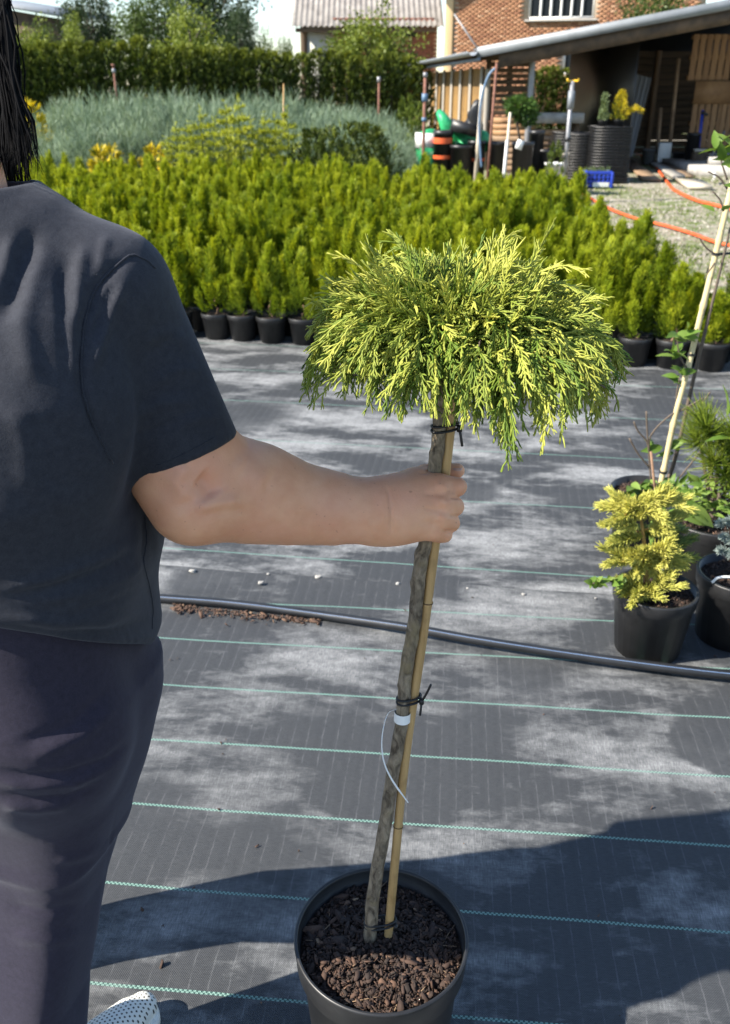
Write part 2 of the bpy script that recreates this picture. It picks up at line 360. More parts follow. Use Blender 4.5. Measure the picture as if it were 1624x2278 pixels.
wx0, wx1 = along(1166, H(0, 0, 0), E1), along(1311, H(0, 0, 0), E1); wz0 = z_at(48, H(wx0, 0, 0)); wz1 = wz0 + 2.1
sx0, sx1 = along(1251, H(0, 0, 0), E1), along(1281, H(0, 0, 0), E1); sz0, sz1 = z_at(166, H(sx0, 0, 0)), z_at(104, H(sx0, 0, 0))
mb = MB()
def wallbox(a0, a1, b0, b1, z0, z1): mb.box(H((a0 + a1) / 2, (b0 + b1) / 2, (z0 + z1) / 2), (a1 - a0, b1 - b0, z1 - z0), HR)
wallbox(0, WL, .30, .5, 0, HT); wallbox(0, .2, .5, DEP, 0, HT)
wallbox(0, sx0, 0, .3, 0, sz1); wallbox(sx1, WL, 0, .3, 0, sz1); wallbox(sx0, sx1, 0, .3, 0, sz0)
wallbox(0, WL, 0, .3, sz1, wz0); wallbox(0, wx0, 0, .3, wz0, wz1); wallbox(wx1, WL, 0, .3, wz0, wz1); wallbox(0, WL, 0, .3, wz1, HT)
part('wall', mb.mesh('house_wall', M['mortar']), house)
BL, BH, GAP = .255, .078, .012
bm_ = MB().box((0, 0, 0), (BL - GAP, .05, BH - GAP)).mesh('brick', M['brick'])
spots_b = []
for r_i in range(int((HT - .05) / BH)):
    z = .05 + (r_i + .5) * BH
    for c_i in range(int(WL / BL)):
        a = .30 + (c_i + .5 + (.5 if r_i % 2 else 0)) * BL
        if a > WL - .15: continue
        if sx0 - .16 < a < sx1 + .16 and sz0 - .05 < z < sz1 + .05: continue
        if wx0 - .16 < a < wx1 + .16 and wz0 - .05 < z < wz1 + .05: continue
        spots_b.append((a, z))
def seen_rank(q):
    px, py = proj(H(q[0], 0, q[1])[None])[0]
    roof = 112 - (px - 1062) * .178
    vis = 1000 < px < 1375 and 0 < py < roof - 6
    return (0 if vis else 1, py if not vis else -px * .001 + random.random())
spots_b.sort(key=seen_rank)
for i, (a, z) in enumerate(spots_b[:300]):
    o = part('brick', bm_, house, True); o.location = E1 * a + E2 * (-.012 - .006 * random.random()) + np.array((0, 0, z)); o.rotation_euler.z = ha
mb = MB()
for a, z in spots_b[300:]: mb.box(H(a, -.014, z), (BL - GAP, .05, BH - GAP), HR, random.random())
part('brickwork', mb.mesh('brickwork', M['brick']), house, kind='stuff')
boxpart('corner_strip', H(.09, -.04, HT / 2), (.30, .10, HT), M['ochre_corner'], house, HR); boxpart('corner_strip', H(-.035, .35, HT / 2), (.07, .7, HT), M['ochre_corner'], house, HR)  # pilaster strips in a brighter ochre than the bricks
def window(parent, a0, a1, z0, z1, n, fw=.09, base=H, rot=HR, dep=.10):
    wf = MB()
    cz = (z0 + z1) / 2; ca = (a0 + a1) / 2
    for zz in (z0 + fw / 2, z1 - fw / 2): wf.box(base(ca, dep, zz), (a1 - a0, .10, fw), rot)
    for aa in (a0 + fw / 2, a1 - fw / 2): wf.box(base(aa, dep, cz), (fw, .102, z1 - z0 - 2 * fw - .002), rot)
    w = part('window', wf.mesh('window_frame', M['white_paint']), parent)
    st = (a1 - a0 - 2 * fw) / n
    for k in range(n):
        x = a0 + fw + st * (k + .5); p_ = boxpart('pane', base(x, dep + .02, cz), (st - .002, .012, z1 - z0 - 2 * fw - .004), M['glass'], w, rot)
        if k: boxpart('mullion', base(a0 + fw + st * k, dep - .02, cz), (.085, .09, z1 - z0 - 2 * fw - .006), M['white_paint'], w, rot)
window(house, wx0, wx1, wz0, wz1, 6); window(house, sx0, sx1, sz0, sz1, 1, .075)
boxpart('sill', H((wx0 + wx1) / 2, -.05, wz0 - .05), (wx1 - wx0 + .2, .22, .07), M['concrete'], house, HR)
mb = MB()   # pitched roof over it with a verge that throws its shadow on the wall
for s in (0, 1):
    a0, a1 = (-1.0, WL / 2 - .5) if s == 0 else (WL / 2 - .5, WL + .6); z0, z1 = (HT - .9, HT + 2.2) if s == 0 else (HT + 2.2, HT - .6)
    q = [H(a0, -.9, z0), H(a1, -.9, z1), H(a1, DEP, z1), H(a0, DEP, z0)]; q2 = [x_ + np.array((0, 0, .12)) for x_ in q]
    mb.add(np.array(q + q2), [(0, 3, 2, 1), (4, 5, 6, 7), (0, 1, 5, 4), (1, 2, 6, 5), (2, 3, 7, 6), (3, 0, 4, 7)])
part('roof', mb.mesh('house_roof', var_mat('roof_dark', (.06, .045, .04), (.12, .09, .08), 6, .8)), house)
mb = MB(); q = H(.7, -.06, 0); mb.tube([H(.28, -.07, 4.0), H(1.05, -.07, 3.05), H(1.75, -.07, 2.25)], .035, 6); part('cable_pipe', mb.mesh('cable_pipe', M['steel']), house)

# second house
d2 = 43.0
B2 = Pd(655, 190, d2); k2 = thing('corrugated_roof_house', 'low house with grey corrugated roof behind the tall hedge', 'house', (B2[0], d2, 0))
xl, xr = Pd(652, 100, d2)[0], hx - .12; ze = z_at(58, (0, d2, 0))
mb = MB()
xw, xb = Pd(676, 100, d2)[0], Pd(735, 100, d2)[0]
mb2 = MB(); mb2.box(((xw + xb) / 2, d2 + 1.2, ze / 2), (xb - xw, 1.2, ze + .3)); part('rendered_wall', mb2.mesh('rendered_wall', M['pale_render']), k2)
mb2 = MB(); mb2.box(((xb + xr) / 2, d2 + 1.2, ze / 2), (xr - xb - .004, 1.25, ze + .3)); bw = part('brick_wall', mb2.mesh('brick_wall', M['mortar']), k2)
x_vis = Pd(880, 100, d2)[0]; mb3 = MB(); cnt = 0
bm2 = MB().box((0, 0, 0), (BL - GAP, .05, BH - GAP)).mesh('red_brick', M['brick_red'])
for r_i in range(int((ze + .3 - 1.2) / BH)):
    for c_i in range(int((xr - xb - .2) / BL)):
        x = xb + .1 + (c_i + .5 + (.5 if r_i % 2 else 0)) * BL; z = 1.25 + r_i * BH
        if x > xr - .12: continue
        if x > x_vis and z > 2.0 and cnt < 290 and not (0 < 0):
            cnt += 1; o = part('brick', bm2, bw, True); o.location = (x, d2 + .565, z)
        else: mb3.box((x, d2 + .565, z), (BL - GAP, .05, BH - GAP), None, random.random())
part('brickwork', mb3.mesh('red_brickwork', M['brick_red']), k2, kind='stuff')
boxpart('post', (xl + .42, d2 + .7, ze / 2), (.28, .28, ze), M['dark_wood'], k2)
boxpart('vent', (Pd(902, 72, d2)[0], d2 + .53, z_at(72, (0, d2, 0))), (.95, .08, .36), M['glass'], k2)
nx = int((xr + .3 - xl) / .03); xs = np.linspace(xl - .05, xr + .25, nx); rows = []
for (yy, zz) in ((d2 + .1, ze - .05), (d2 + 4.5, ze + 2.35)):
    w_ = .035 * np.cos(xs * 2 * math.pi / .23); rows += [np.stack([xs, np.full(nx, yy), zz + w_], 1), np.stack([xs, np.full(nx, yy + .004), zz + w_ - .02], 1)]
V = np.vstack([rows[0], rows[2], rows[1], rows[3]]); i = np.arange(nx - 1)
Q = np.vstack([np.stack([i, i + 1, nx + i + 1, nx + i], 1), np.stack([2 * nx + i + 1, 2 * nx + i, 3 * nx + i, 3 * nx + i + 1], 1), np.stack([i + 1, i, 2 * nx + i, 2 * nx + i + 1], 1)])
part('roof', mesh('corrugated_roof', V, Q, None, var_mat('asbestos_sheet', (.20, .18, .165), (.36, .33, .30), 3, .95, (1, .3, 1), .3, .01), True), k2)
boxpart('fascia', ((xl + xr) / 2, d2 + .2, ze - .20), (xr - xl - .2, .06, .16), M['dark_wood'], k2)
# far grey roofs at the left, behind the hedge
far = thing('grey_roof_barn', 'long grey roofed barn far behind the hedge at the left', 'barn', (Pd(30, 60, 52)[0], 52, 0))
x0_, x1_ = Pd(-60, 60, 52)[0], Pd(172, 60, 52)[0]; z0_ = z_at(10, (0, 52, 0)); z1_ = z_at(48, (0, 52, 0))
q = [(x0_, 52, z0_), (x1_, 52, z1_), (x1_, 60, z1_ + .5), (x0_, 60, z0_ + .5)]; q2 = [(a, b, c + .14) for a, b, c in q]
part('roof', mesh('barn_roof', q + q2, [(0, 3, 2, 1), (4, 5, 6, 7), (0, 1, 5, 4), (1, 2, 6, 5), (2, 3, 7, 6), (3, 0, 4, 7)], None, M['zinc']), far)
q = [(x0_ + .3, 52.3, 0), (x1_ - .5, 52.3, 0), (x1_ - .5, 52.3, z1_ + .0), (x0_ + .3, 52.3, z0_ - .1)]; q2 = [(a, b + 5, c) for a, b, c in q]
part('wall', mesh('barn_wall', q + q2, [(0, 1, 2, 3), (4, 7, 6, 5), (0, 4, 5, 1), (1, 5, 6, 2), (3, 2, 6, 7), (0, 3, 7, 4)], None, M['dark_wood']), far)

# ------------------------------------------------------------------ open shed with a silver roof edge
d0 = 17.5; KS = 1.13; C0 = Pd(1062, 110, d0); ZE = C0[2]; sa = math.atan2(.0635, .998)
S1 = np.array((math.cos(sa), math.sin(sa), 0)); S2 = np.array((-math.sin(sa), math.cos(sa), 0)); SR = rot_z(sa)
slope = .172
S = lambda a, b, z: np.array((C0[0], C0[1], 0)) + S1 * a * KS + S2 * b * KS + np.array((0, 0, z))
shed = thing('open_shed', 'open wooden shed with silver roof edge and dark interior', 'shed', S(2, 2, 0))
RL, RD = 7.2, 8.6
zr = lambda a: ZE + slope * a * KS
def slab(a0, a1, b0, b1, dz0, dz1):
    q = [S(a0, b0, zr(a0) + dz0), S(a1, b0, zr(a1) + dz0), S(a1, b1, zr(a1) + dz0), S(a0, b1, zr(a0) + dz0)]
    q2 = [x_ + np.array((0, 0, dz1 - dz0)) for x_ in q]
    return np.array(q + q2), [(0, 3, 2, 1), (4, 5, 6, 7), (0, 1, 5, 4), (1, 2, 6, 5), (2, 3, 7, 6), (3, 0, 4, 7)]
V, Q = slab(.02, RL, .03, RD, -.06, -.012); part('roof', mesh('shed_roof', V, Q, None, M['dark_wood']), shed)
V, Q = slab(0, RL + .02, -.02, 0.026, -.13, .035); V2, Q2 = slab(0, RL, .027, .35, -.008, .012); fl = part('flashing', MB().add(V, Q).add(V2, Q2).mesh('flashing', M['zinc']), shed)
V, Q = slab(.35, RL, .03, .075, -.36, -.14); part('fascia', mesh('shed_fascia', V, Q, None, M['dark_wood']), shed)
for k in range(9):
    b = .6 + k * .95; V, Q = slab(.1, RL, b, b + .07, -.20, -.062); part('rafter', mesh('rafter', V, Q, None, M['dark_wood']), shed)
# gutter along the low edge with a downpipe at its far end
th = np.linspace(math.pi, 2 * math.pi, 9); prof = [(.075 * math.cos(t), .075 * math.sin(t)) for t in th]; prof = prof + [(.069 * math.cos(t), .069 * math.sin(t) + .001) for t in th[::-1]]
L_ = []
for b in (-.05, RD + .05): L_ += [S(-.075 + x_, b, ZE - .03 + z_) for x_, z_ in prof]
n_ = len(prof); i = np.arange(n_); Q = [(k, (k + 1) % n_, n_ + (k + 1) % n_, n_ + k) for k in range(n_)]
gut = part('gutter', mesh('gutter', L_, Q, None, M['zinc'], False), shed)
V, Q = slab(-.01, .05, -.03, RD, -.19, -.135); part('eave_board', mesh('eave_board', V, Q, None, M['zinc']), shed)
mb = MB(); e_ = S(-.075, RD - .1, ZE - .10); mb.tube([e_, e_ + (0, 0, -.22), e_ + S1 * .32 + (0, 0, -.42), e_ + S1 * .36 + (0, 0, -2.0 + .12)], .045, 8); part('downpipe', mb.mesh('downpipe', M['zinc']), shed)
M['gold_board'] = var_mat('gold_board', (.05, .026, .010), (.38, .22, .062), 5, .8, (1, 1, 1.4), .3, .004, detail=8.0, per_object=.2)
# left side wall: gold boards and pale battens
b0, b1 = 1.35, 8.3; nb = 24
for k in range(nb):
    b = b0 + (b1 - b0) * (k + .5) / nb; boxpart('board', S(.40, b, (ZE - .25) / 2), (.03, (b1 - b0) / nb * KS - .012, ZE - .28), M['gold_board'], shed, SR)
for k in range(7):
    b = b0 + .1 + (b1 - b0 - .2) * k / 6; boxpart('batten', S(.355, b, (ZE - .22) / 2), (.05, .13, ZE - .24), M['grey_wood'], shed, SR)
# posts
for a, b, m_ in ((.42, 1.25, 'grey_wood'), (.95, .35, 'steel'), (6.8, .4, 'dark_wood'), (3.05, 4.1, 'dark_wood')):
    boxpart('post', S(a, b, (zr(a) - .36) / 2), (.09, .09, zr(a) - .37), M[m_], shed, SR)
# dark inner walls at the right and behind
def wallboards(a0, b0_, a1, b1_, z0, z1, n, mat, horiz=True):
    p0, p1 = S(a0, b0_, 0), S(a1, b1_, 0); dv = p1 - p0; L__ = np.linalg.norm(dv); e = dv / L__; rot = np.stack([e, np.cross((0, 0, 1), e), (0, 0, 1.0)], 1)
    for k in range(n):
        if horiz: z = z0 + (z1 - z0) * (k + .5) / n; boxpart('wall_board', (p0 + p1) / 2 + (0, 0, z), (L__, .025, (z1 - z0) / n - .012), mat, shed, rot)
        else: boxpart('wall_board', p0 + e * L__ * (k + .5) / n + np.array((0, 0, (z0 + z1) / 2)), (L__ / n - .010, .025, z1 - z0), mat, shed, rot)
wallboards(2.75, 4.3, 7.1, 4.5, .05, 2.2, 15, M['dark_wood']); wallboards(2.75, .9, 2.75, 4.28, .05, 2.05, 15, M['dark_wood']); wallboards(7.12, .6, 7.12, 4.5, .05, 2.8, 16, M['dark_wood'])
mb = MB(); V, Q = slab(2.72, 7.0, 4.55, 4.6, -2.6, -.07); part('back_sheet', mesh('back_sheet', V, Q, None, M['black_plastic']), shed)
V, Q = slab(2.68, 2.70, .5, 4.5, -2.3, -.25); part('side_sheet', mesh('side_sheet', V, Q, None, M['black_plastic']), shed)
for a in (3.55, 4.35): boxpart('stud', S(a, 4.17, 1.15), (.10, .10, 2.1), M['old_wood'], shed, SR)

# ------------------------------------------------------------------ pallets, boards and loose things by the shed
def pallet(name, label, c, w, h, rot, mat, n=7, horiz=True, group=None, blocks=True):
    """an upright pallet: face slats over three rails"""
    t = thing(name, label, 'pallet', c - np.array((0, 0, h / 2)), group); r3 = np.asarray(rot)
    for k in range(n):
        if horiz: boxpart('slat', c + r3 @ np.array((0, -.055, -h / 2 + h * (k + .5) / n)), (w, .02, h / n * .74), mat, t, r3)
        else: boxpart('slat', c + r3 @ np.array((-w / 2 + w * (k + .5) / n, -.055, 0)), (w / n * .80, .02, h), mat, t, r3)
    for k in (-1, 0, 1):
        if horiz: boxpart('rail', c + r3 @ np.array((k * (w / 2 - .05), 0, 0)), (.09, .088, h), mat, t, r3)
        else: boxpart('rail', c + r3 @ np.array((0, 0, k * (h / 2 - .05))), (w, .088, .09), mat, t, r3)
    return t
# wall of pallets left of the opening, in the shade of the roof
def at(px, py, d): return Pd(px, py, d + 2.0 if d > 15.55 else d)   # what stands under the roof, and what stands before it
for r_i, (py, lab) in enumerate(((232, 'lower'), (163, 'upper'))):
    c = at(1134, py, 17.2); pallet('pallet', f'dark brown pallet standing under the roof, {lab} of two', c, .92, .60, SR, M['dark_wood'], 6, True, 'pallets left of the opening')
boxpart('plinth_board', at(1134, 232, 17.2) - np.array((0, 0, .62)), (1.0, .12, .62), M['dark_wood'], shed, SR)
# stack of lumber lit by the sun
def plank(px0, px1, py, d, hh, dep, mat, label, name='plank', group=None):
    p0, p1 = at(px0, py, d), at(px1, py, d); c = (p0 + p1) / 2; t = mesh(name, *(lambda m: (np.concatenate(m.V), np.concatenate(m.Q)))(MB().box((0, 0, 0), (p1[0] - p0[0], dep, hh))), None, mat)
    o = solo(name, t, label, 'plank', group); o.location = c; return o
for k, (x0, x1, py, mt) in enumerate([(1096, 1150, 268, 'warm_wood'), (1096, 1186, 281, 'warm_wood'), (1097, 1262, 294, 'warm_wood'), (1098, 1264, 307, 'old_wood'), (1098, 1262, 320, 'old_wood'), (1100, 1264, 333, 'old_wood'), (1100, 1262, 346, 'old_wood'), (1100, 1264, 359, 'old_wood'), (1100, 1262, 372, 'old_wood'), (1100, 1264, 385, 'dark_wood')]):
    plank(x0, x1, py, 16.4, .092, .5, M[mt], ['short warm board on top of the lumber stack', 'second board from the top of the lumber stack', 'long sunlit board third in the lumber stack'][k] if k < 3 else 'weathered board low in the stack of lumber', group='boards in the lumber stack')
mb = MB(); mb.box((0, 0, 0), (at(1292, 262, 16.3)[0] - at(1180, 262, 16.3)[0], .6, .17)); o = solo('grey_beam', mb.mesh('grey_beam', M['grey_wood']), 'thick grey beam lying on the lumber stack', 'beam'); o.location = at(1236, 262, 16.35)
mb = MB(); c = at(1278, 310, 16.35); mb.box((c[0], c[1], .5), (.12, .12, 1.0)); bl = solo('support_block', mb.mesh('support_block', M['dark_wood']), 'dark block propping the right end of the grey beam', 'block')

# pallets at the right inside the shed
for k, (px, py, w, h, n, mt, hz, lab) in enumerate([(1580, 128, .88, .85, 6, 'warm_wood', False, 'tan pallet with vertical slats, upper one in the shed'), (1568, 275, .70, .95, 5, 'warm_wood', False, 'tan pallet with vertical slats, lower left one in the shed'), (1622, 280, .50, .95, 4, 'warm_wood', False, 'tan pallet with vertical slats beside the blue handled tool')]):
    c = at(px, py, 18.9); pallet('pallet', lab, c, w, h, SR, M[mt], n, hz, 'pallets inside the shed')
mb = MB(); c = at(1588, 205, 18.75); mb.box(c, (.82, .03, .42), SR); solo('fibre_panel', mb.mesh('fibre_panel', M['warm_wood']), 'flat brown fibre board panel across the pallets', 'panel')
mb = MB(); mb.tube([at(1510, 130, 18.6), at(1488, 345, 18.4)], .045, 4); solo('timber_pole', mb.mesh('timber_pole', M['old_wood']), 'brown timber leaning in the dark shed, right one', 'pole', 'timbers in the shed')
mb = MB(); mb.tube([at(1470, 240, 18.6), at(1462, 345, 18.4)], .045, 4); solo('timber_pole', mb.mesh('timber_pole', M['old_wood']), 'short brown timber leaning in the dark shed, left one', 'pole', 'timbers in the shed')
t = thing('ribbed_panel', 'grey plastic roof panel with ribs leaning in the shed', 'panel', at(1398, 330, 17.6))
p0, p1 = at(1390, 345, 17.6), at(1432, 170, 18.2); w_ = np.array((.20, 0, 0))
dv = nrm(p1 - p0); rot = np.stack([(1, 0, 0) - dv * dv[0], np.cross(dv, (1, 0, 0)), dv], 1); Lp = np.linalg.norm(p1 - p0)
boxpart('sheet', (p0 + p1) / 2, (.30, .012, Lp), M['grey_plastic'], t, rot)
for k in (-1, -.33, .33, 1): boxpart('rib', (p0 + p1) / 2 + rot @ np.array((k * .14, -.015, 0)), (.03, .02, Lp), M['grey_plastic'], t, rot)

def tub(name, label, px, py0, py1, d, r_, mat, n=20, taper=.85, bands=(), cat='pot', group=None, rim=True):
    """an open vessel between two picture heights at distance d; bands = list of (height share, thickness, material)"""
    a = at(px, py0, d); b = at(px, py1, d); h = a[2] - b[2]; z0 = b[2]
    if z0 > 0: h += z0; z0 = 0.0
    t = thing(name, label, cat, (b[0], b[1], z0), group)
    pr = [(.001, .005), (r_ * taper, .005), (r_ * .97, h * .93), (r_ * 1.04, h * .93), (r_ * 1.04, h), (r_ * .95, h), (r_ * .80, h * .3), (.001, h * .3)]
    V, Q = lathe(pr, n); part('body', mesh(name + '_body', V, Q, None, mat, False), t, True)
    for s, th_, m_ in bands:
        V, Q = lathe([(r_ * (taper + (.97 - taper) * s) + .003, h * s), (r_ * (taper + (.97 - taper) * (s + th_)) + .006, h * s + h * th_)], n); part('band', mesh('band', V, Q, None, m_), t, True)
    return t
BP = M['black_plastic']; OR = M['orange_plastic']
tub('pot_stack', 'black pot stack with two orange bands left of the green sheet', 984, 290, 362, 14.6, .145, BP, 20, .95, ((.80, .09, OR), (.56, .06, OR)), 'pot stack')
tub('pot_stack', 'black pot stack with one orange band beside the blue pipe', 1058, 312, 370, 14.6, .135, BP, 20, .95, ((.62, .06, OR),), 'pot stack')
tub('black_tub', 'wide black tub beside the orange banded stack', 1025, 322, 370, 14.5, .17, BP, 20, .9, (), 'tub')
tub('pot_stack', 'black pot stack between the white stakes', 1104, 315, 372, 14.6, .15, BP, 20, .93, (), 'pot stack')
tub('pot_stack', 'tall black pot stack right of the small standard tree', 1189, 290, 372, 15.2, .12, BP, 20, .95, (), 'pot stack')
tub('black_tub', 'small black tub near the foot of the lumber', 1212, 332, 374, 15.2, .15, BP, 18, .9, (), 'tub')
tub('black_tub', 'small black tub left of the white bowl', 1234, 328, 374, 15.3, .10, BP, 18, .9, (), 'tub')
tub('grey_pail', 'pale pail below the lumber stack end', 1250, 340, 376, 15.3, .10, M['pale_wood'], 18, .9, (), 'pail')
tub('white_bowl', 'shallow white bowl at the foot of the grey sprinkler pole', 1236, 362, 376, 14.9, .17, M['white_plastic'], 20, .7, (), 'bowl')
tub('grey_pail', 'grey pail beside the white box in the shed', 1440, 332, 366, 18.2, .135, M['grey_plastic'], 18, .85, (), 'pail')
tub('black_tub', 'black tub just right of the white box', 1506, 338, 370, 18.0, .13, BP, 18, .9, (), 'tub')
tub('black_roll', 'tall black roll of sheeting in front of the pallets', 1534, 296, 372, 17.6, .13, BP, 20, 1.0, (), 'roll')
# green and white sack, green sheet, crumpled black tray, dark sack
def lump(name, label, cat, c, size, mat, seed, rough=.25, n=18):
    r2 = np.random.default_rng(seed); th, ph = np.meshgrid(np.arange(n) * 2 * math.pi / n, np.linspace(0.02, math.pi - .02, n), indexing='ij')
    D_ = np.stack([np.cos(th) * np.sin(ph), np.sin(th) * np.sin(ph), np.cos(ph)], -1); k = np.ones_like(th)
    for _ in range(9): v = r2.normal(size=3) * 3.0; k += rough * np.sin(D_ @ v + r2.uniform(0, 6)) / 3
    V = (np.sign(D_) * np.abs(D_) ** .7 * k[..., None] * np.asarray(size) * .5).reshape(-1, 3)
    i = np.arange(n)[:, None] * n + np.arange(n - 1); j = ((np.arange(n)[:, None] + 1) % n) * n + np.arange(n - 1)
    o = solo(name, mesh(name, V, np.stack([i, i + 1, j + 1, j], -1).reshape(-1, 4), None, mat, True), label, cat); o.location = [float(q) for q in c]; return o
o = lump('green_sack', 'green and white sack left of the shed pots', 'sack', at(950, 340, 14.8), (.34, .3, .62), M['green_sheet'], 3, .12)
mb = MB(); mb.box((0, 0, 0), (.36, .30, .20)); c_ = mesh('sack_band', np.concatenate(mb.V), np.concatenate(mb.Q), None, M['white_plastic']); b_ = part('white_band', c_, o, True); b_.location = (0, 0, .18)
lump('green_sheet', 'crumpled bright green sheet heaped over the pots', 'sheet', at(1010, 322, 14.9), (.46, .35, .42), M['green_sheet'], 8, .75, 30)
lump('dark_sack', 'dark sack slumped beside the side wall of the shed', 'sack', at(1052, 290, 15.6), (.26, .3, .75), BP, 9, .4)
mb = MB(); rt = np.array(Matrix.Rotation(R(14), 3, 'Y')); c = at(1034, 285, 14.7); mb.box(c, (.42, .36, .16), rt); solo('seed_tray', mb.mesh('seed_tray', BP), 'black tray tipped on top of the green sheet', 'tray')

# poles and sprinklers
def pole(name, label, a, b, r_, mat, cat='pole', group=None, n=8): mb = MB(); mb.tube([a, b], r_, n); return solo(name, mb.mesh(name, mat), label, cat, group)
def foot(px, py, d, pz=None): p_ = at(px, py, d); return np.array((p_[0], p_[1], 0.0))
def sprinkler(label, px0, py0, d, r_, mat, caps):
    t = thing('sprinkler_pole', label, 'pole', foot(px0, py0, d), 'sprinkler poles'); top = at(px0, py0, d); mb = MB(); mb.tube([(top[0], top[1], 0), top], r_, 8); part('pole', mb.mesh('pole', mat), t)
    z = top[2]
    for dz, rr, hh, m_ in caps: mb = MB(); mb.tube([(top[0], top[1], z - dz), (top[0], top[1], z - dz + hh)], rr, 8); part('fitting', mb.mesh('fitting', m_), t)
    return t, top
sprinkler('rusty sprinkler pole with blue fittings by the shed corner', 946, 172, 13.6, .022, M['rusty'], ((0, .03, .06, M['steel']), (.30, .04, .10, M['pale_blue']), (.55, .035, .05, M['pale_blue'])))
sprinkler('short rusty sprinkler pole standing before the hedge middle', 843, 178, 18.5, .022, M['rusty'], ((.04, .04, .10, M['steel']),))
sprinkler('rusty sprinkler pole with grey collar among the junipers', 252, 148, 19, .022, M['rusty'], ((.12, .04, .08, M['zinc']), (0, .04, .05, M['rusty'])))
t, top = sprinkler('grey steel sprinkler pole with yellow twin nozzle', 1274, 180, 13.4, .028, M['steel'], ((.34, .045, .22, M['zinc']), (.75, .040, .05, M['black_rubber'])))
yl = var_mat('yellow_plastic', (.6, .36, .01), (.7, .45, .02), 20, .45)
for s in (-1, 1): mb = MB(); mb.tube([top + np.array((s * .01, 0, 0)), top + np.array((s * .07, -.02, .0)), top + np.array((s * .075, -.02, .03))], .015, 8); part('nozzle', mb.mesh('nozzle', yl), t)
o = pole('cane_stake', 'pale cane stake poking out of the junipers', foot(622, 240, 15.0), at(631, 186, 15.0), .010, M['cane_tan'], 'stake')
wpl = [(1135, 250, 12.9, 'white painted stake with brown top behind the thuja bed', 'pale_wood', 1120, 420), (1128, 312, 12.2, 'short white stake between the pot stacks', 'white_paint', 1118, 420), (1105, 140, 14.1, 'brown pipe post with white foot under the roof', 'rusty', 1084, 400)]
for px, py, d, lab, mt, pxb, pyb in wpl:
    a = at(px, py, d); b = at(pxb, pyb, d); b = a + (b - a) * (a[2] / max(a[2] - b[2], .01)); pole('marker_stake', lab, b, a, .020, M[mt], 'stake', None, 4)
a = at(1074, 190, 14.4); b = at(1062, 345, 14.4); b = a + (b - a) * (a[2] / (a[2] - b[2])); pole('pale_lath', 'pale lath standing before the side wall', b, a, .035, M['pale_wood'], 'lath', None, 4)
mb = MB(); mb.tube(catmull([at(1101, 152, 14.0), at(1086, 170, 14.0), at(1072, 215, 14.0), at(1066, 280, 14.0), at(1068, 330, 14.0), at(1071, 372, 14.0)], 8), .017, 8); solo('blue_pipe', mb.mesh('blue_pipe', M['pale_blue']), 'pale blue water pipe bowed along the shed post', 'pipe')

# small standard tree in a black pot with white tag
def conifer_ball(c, r_, n, L_, W_, seed, squash=.8):
    r2 = np.random.default_rng(seed); d = nrm(r2.normal(size=(n, 3))); rr = r_ * r2.uniform(.35, 1, n) ** .5 * (1 + .22 * np.sin(d @ r2.normal(size=3) * 4 + 1) + .15 * np.sin(d @ r2.normal(size=3) * 7))
    pos = np.asarray(c) + d * rr[:, None] * np.array((1, 1, squash)); dr = d + .7 * r2.normal(size=(n, 3)); return blades(pos, dr, L_, W_, np.clip(.5 + .3 * d[:, 2] + .25 * r2.normal(size=n), 0, 1))
M['leaf_mid'] = leaf_mat('leaf_mid', (.022, .055, .012), (.085, .16, .03))
t = tub('standard_pine', 'small round headed standard tree in black pot before the lumber', 1160, 316, 375, 14.3, .16, BP, 20, .85, (), 'potted tree')
c = at(1158, 240, 14.3); mb = MB(); mb.tube([at(1160, 330, 14.3), at(1150, 275, 14.3), c], .02, 6); part('trunk', mb.mesh('trunk', M['twig']), t)
V, Q, A = conifer_ball(c, .20, 900, .09, .022, 21, .75); V2, Q2, A2_ = conifer_ball(at(1172, 258, 14.3), .13, 350, .09, .022, 22, .9); part('crown', MB().add(V, Q, None, A).add(V2, Q2, None, A2_).mesh('crown', M['leaf_mid']), t)
mb = MB(); c = at(1156, 322, 14.1); mb.box((c[0], c[1], c[2]), (.10, .01, .13), np.array(Matrix.Rotation(R(18), 3, 'Y'))); part('tag', mb.mesh('tag', M['white_plastic']), t)

# stacks of nursery trays
def tray_mesh(w, d, h):
    m = MB()
    m.box((0, 0, h * .35), (w * .94, d * .94, h * .5))
    for s in (-1, 1): m.box((0, s * (d / 2 - .012), h * .78), (w, .024, h * .36)); m.box((s * (w / 2 - .012), 0, h * .78), (.024, d - .05, h * .36))
    for k in range(1, 4): m.box((-w / 2 + w * k / 4, 0, h * .70), (.012, d - .05, h * .2))
    return m.mesh('nursery_tray', BP)
tm = tray_mesh(.62, .55, .046)
pa = Pz(1356, 408); pb = Pz(1300, 402); pc = Pz(1276, 392)
for base, n_, lab, rz in ((pa, 19, 'black nursery tray in the tall stack under the golden plants', .03), (pb, 16, 'black nursery tray in the lower stack beside the sprinkler pole', -.05), (np.array((pb[0] - .12, pb[1] + .62, 0)), 16, 'black nursery tray in the half hidden rear stack', -.02)):
    for k in range(n_):
        o = solo('nursery_tray', tm, lab, 'tray', lab.replace('tray in', 'trays in')); o.location = (base[0] + random.gauss(0, .004), base[1] + .3 + random.gauss(0, .004), .0 + k * .0465); o.rotation_euler.z = rz + random.gauss(0, .008)
ztop = 19 * .0465
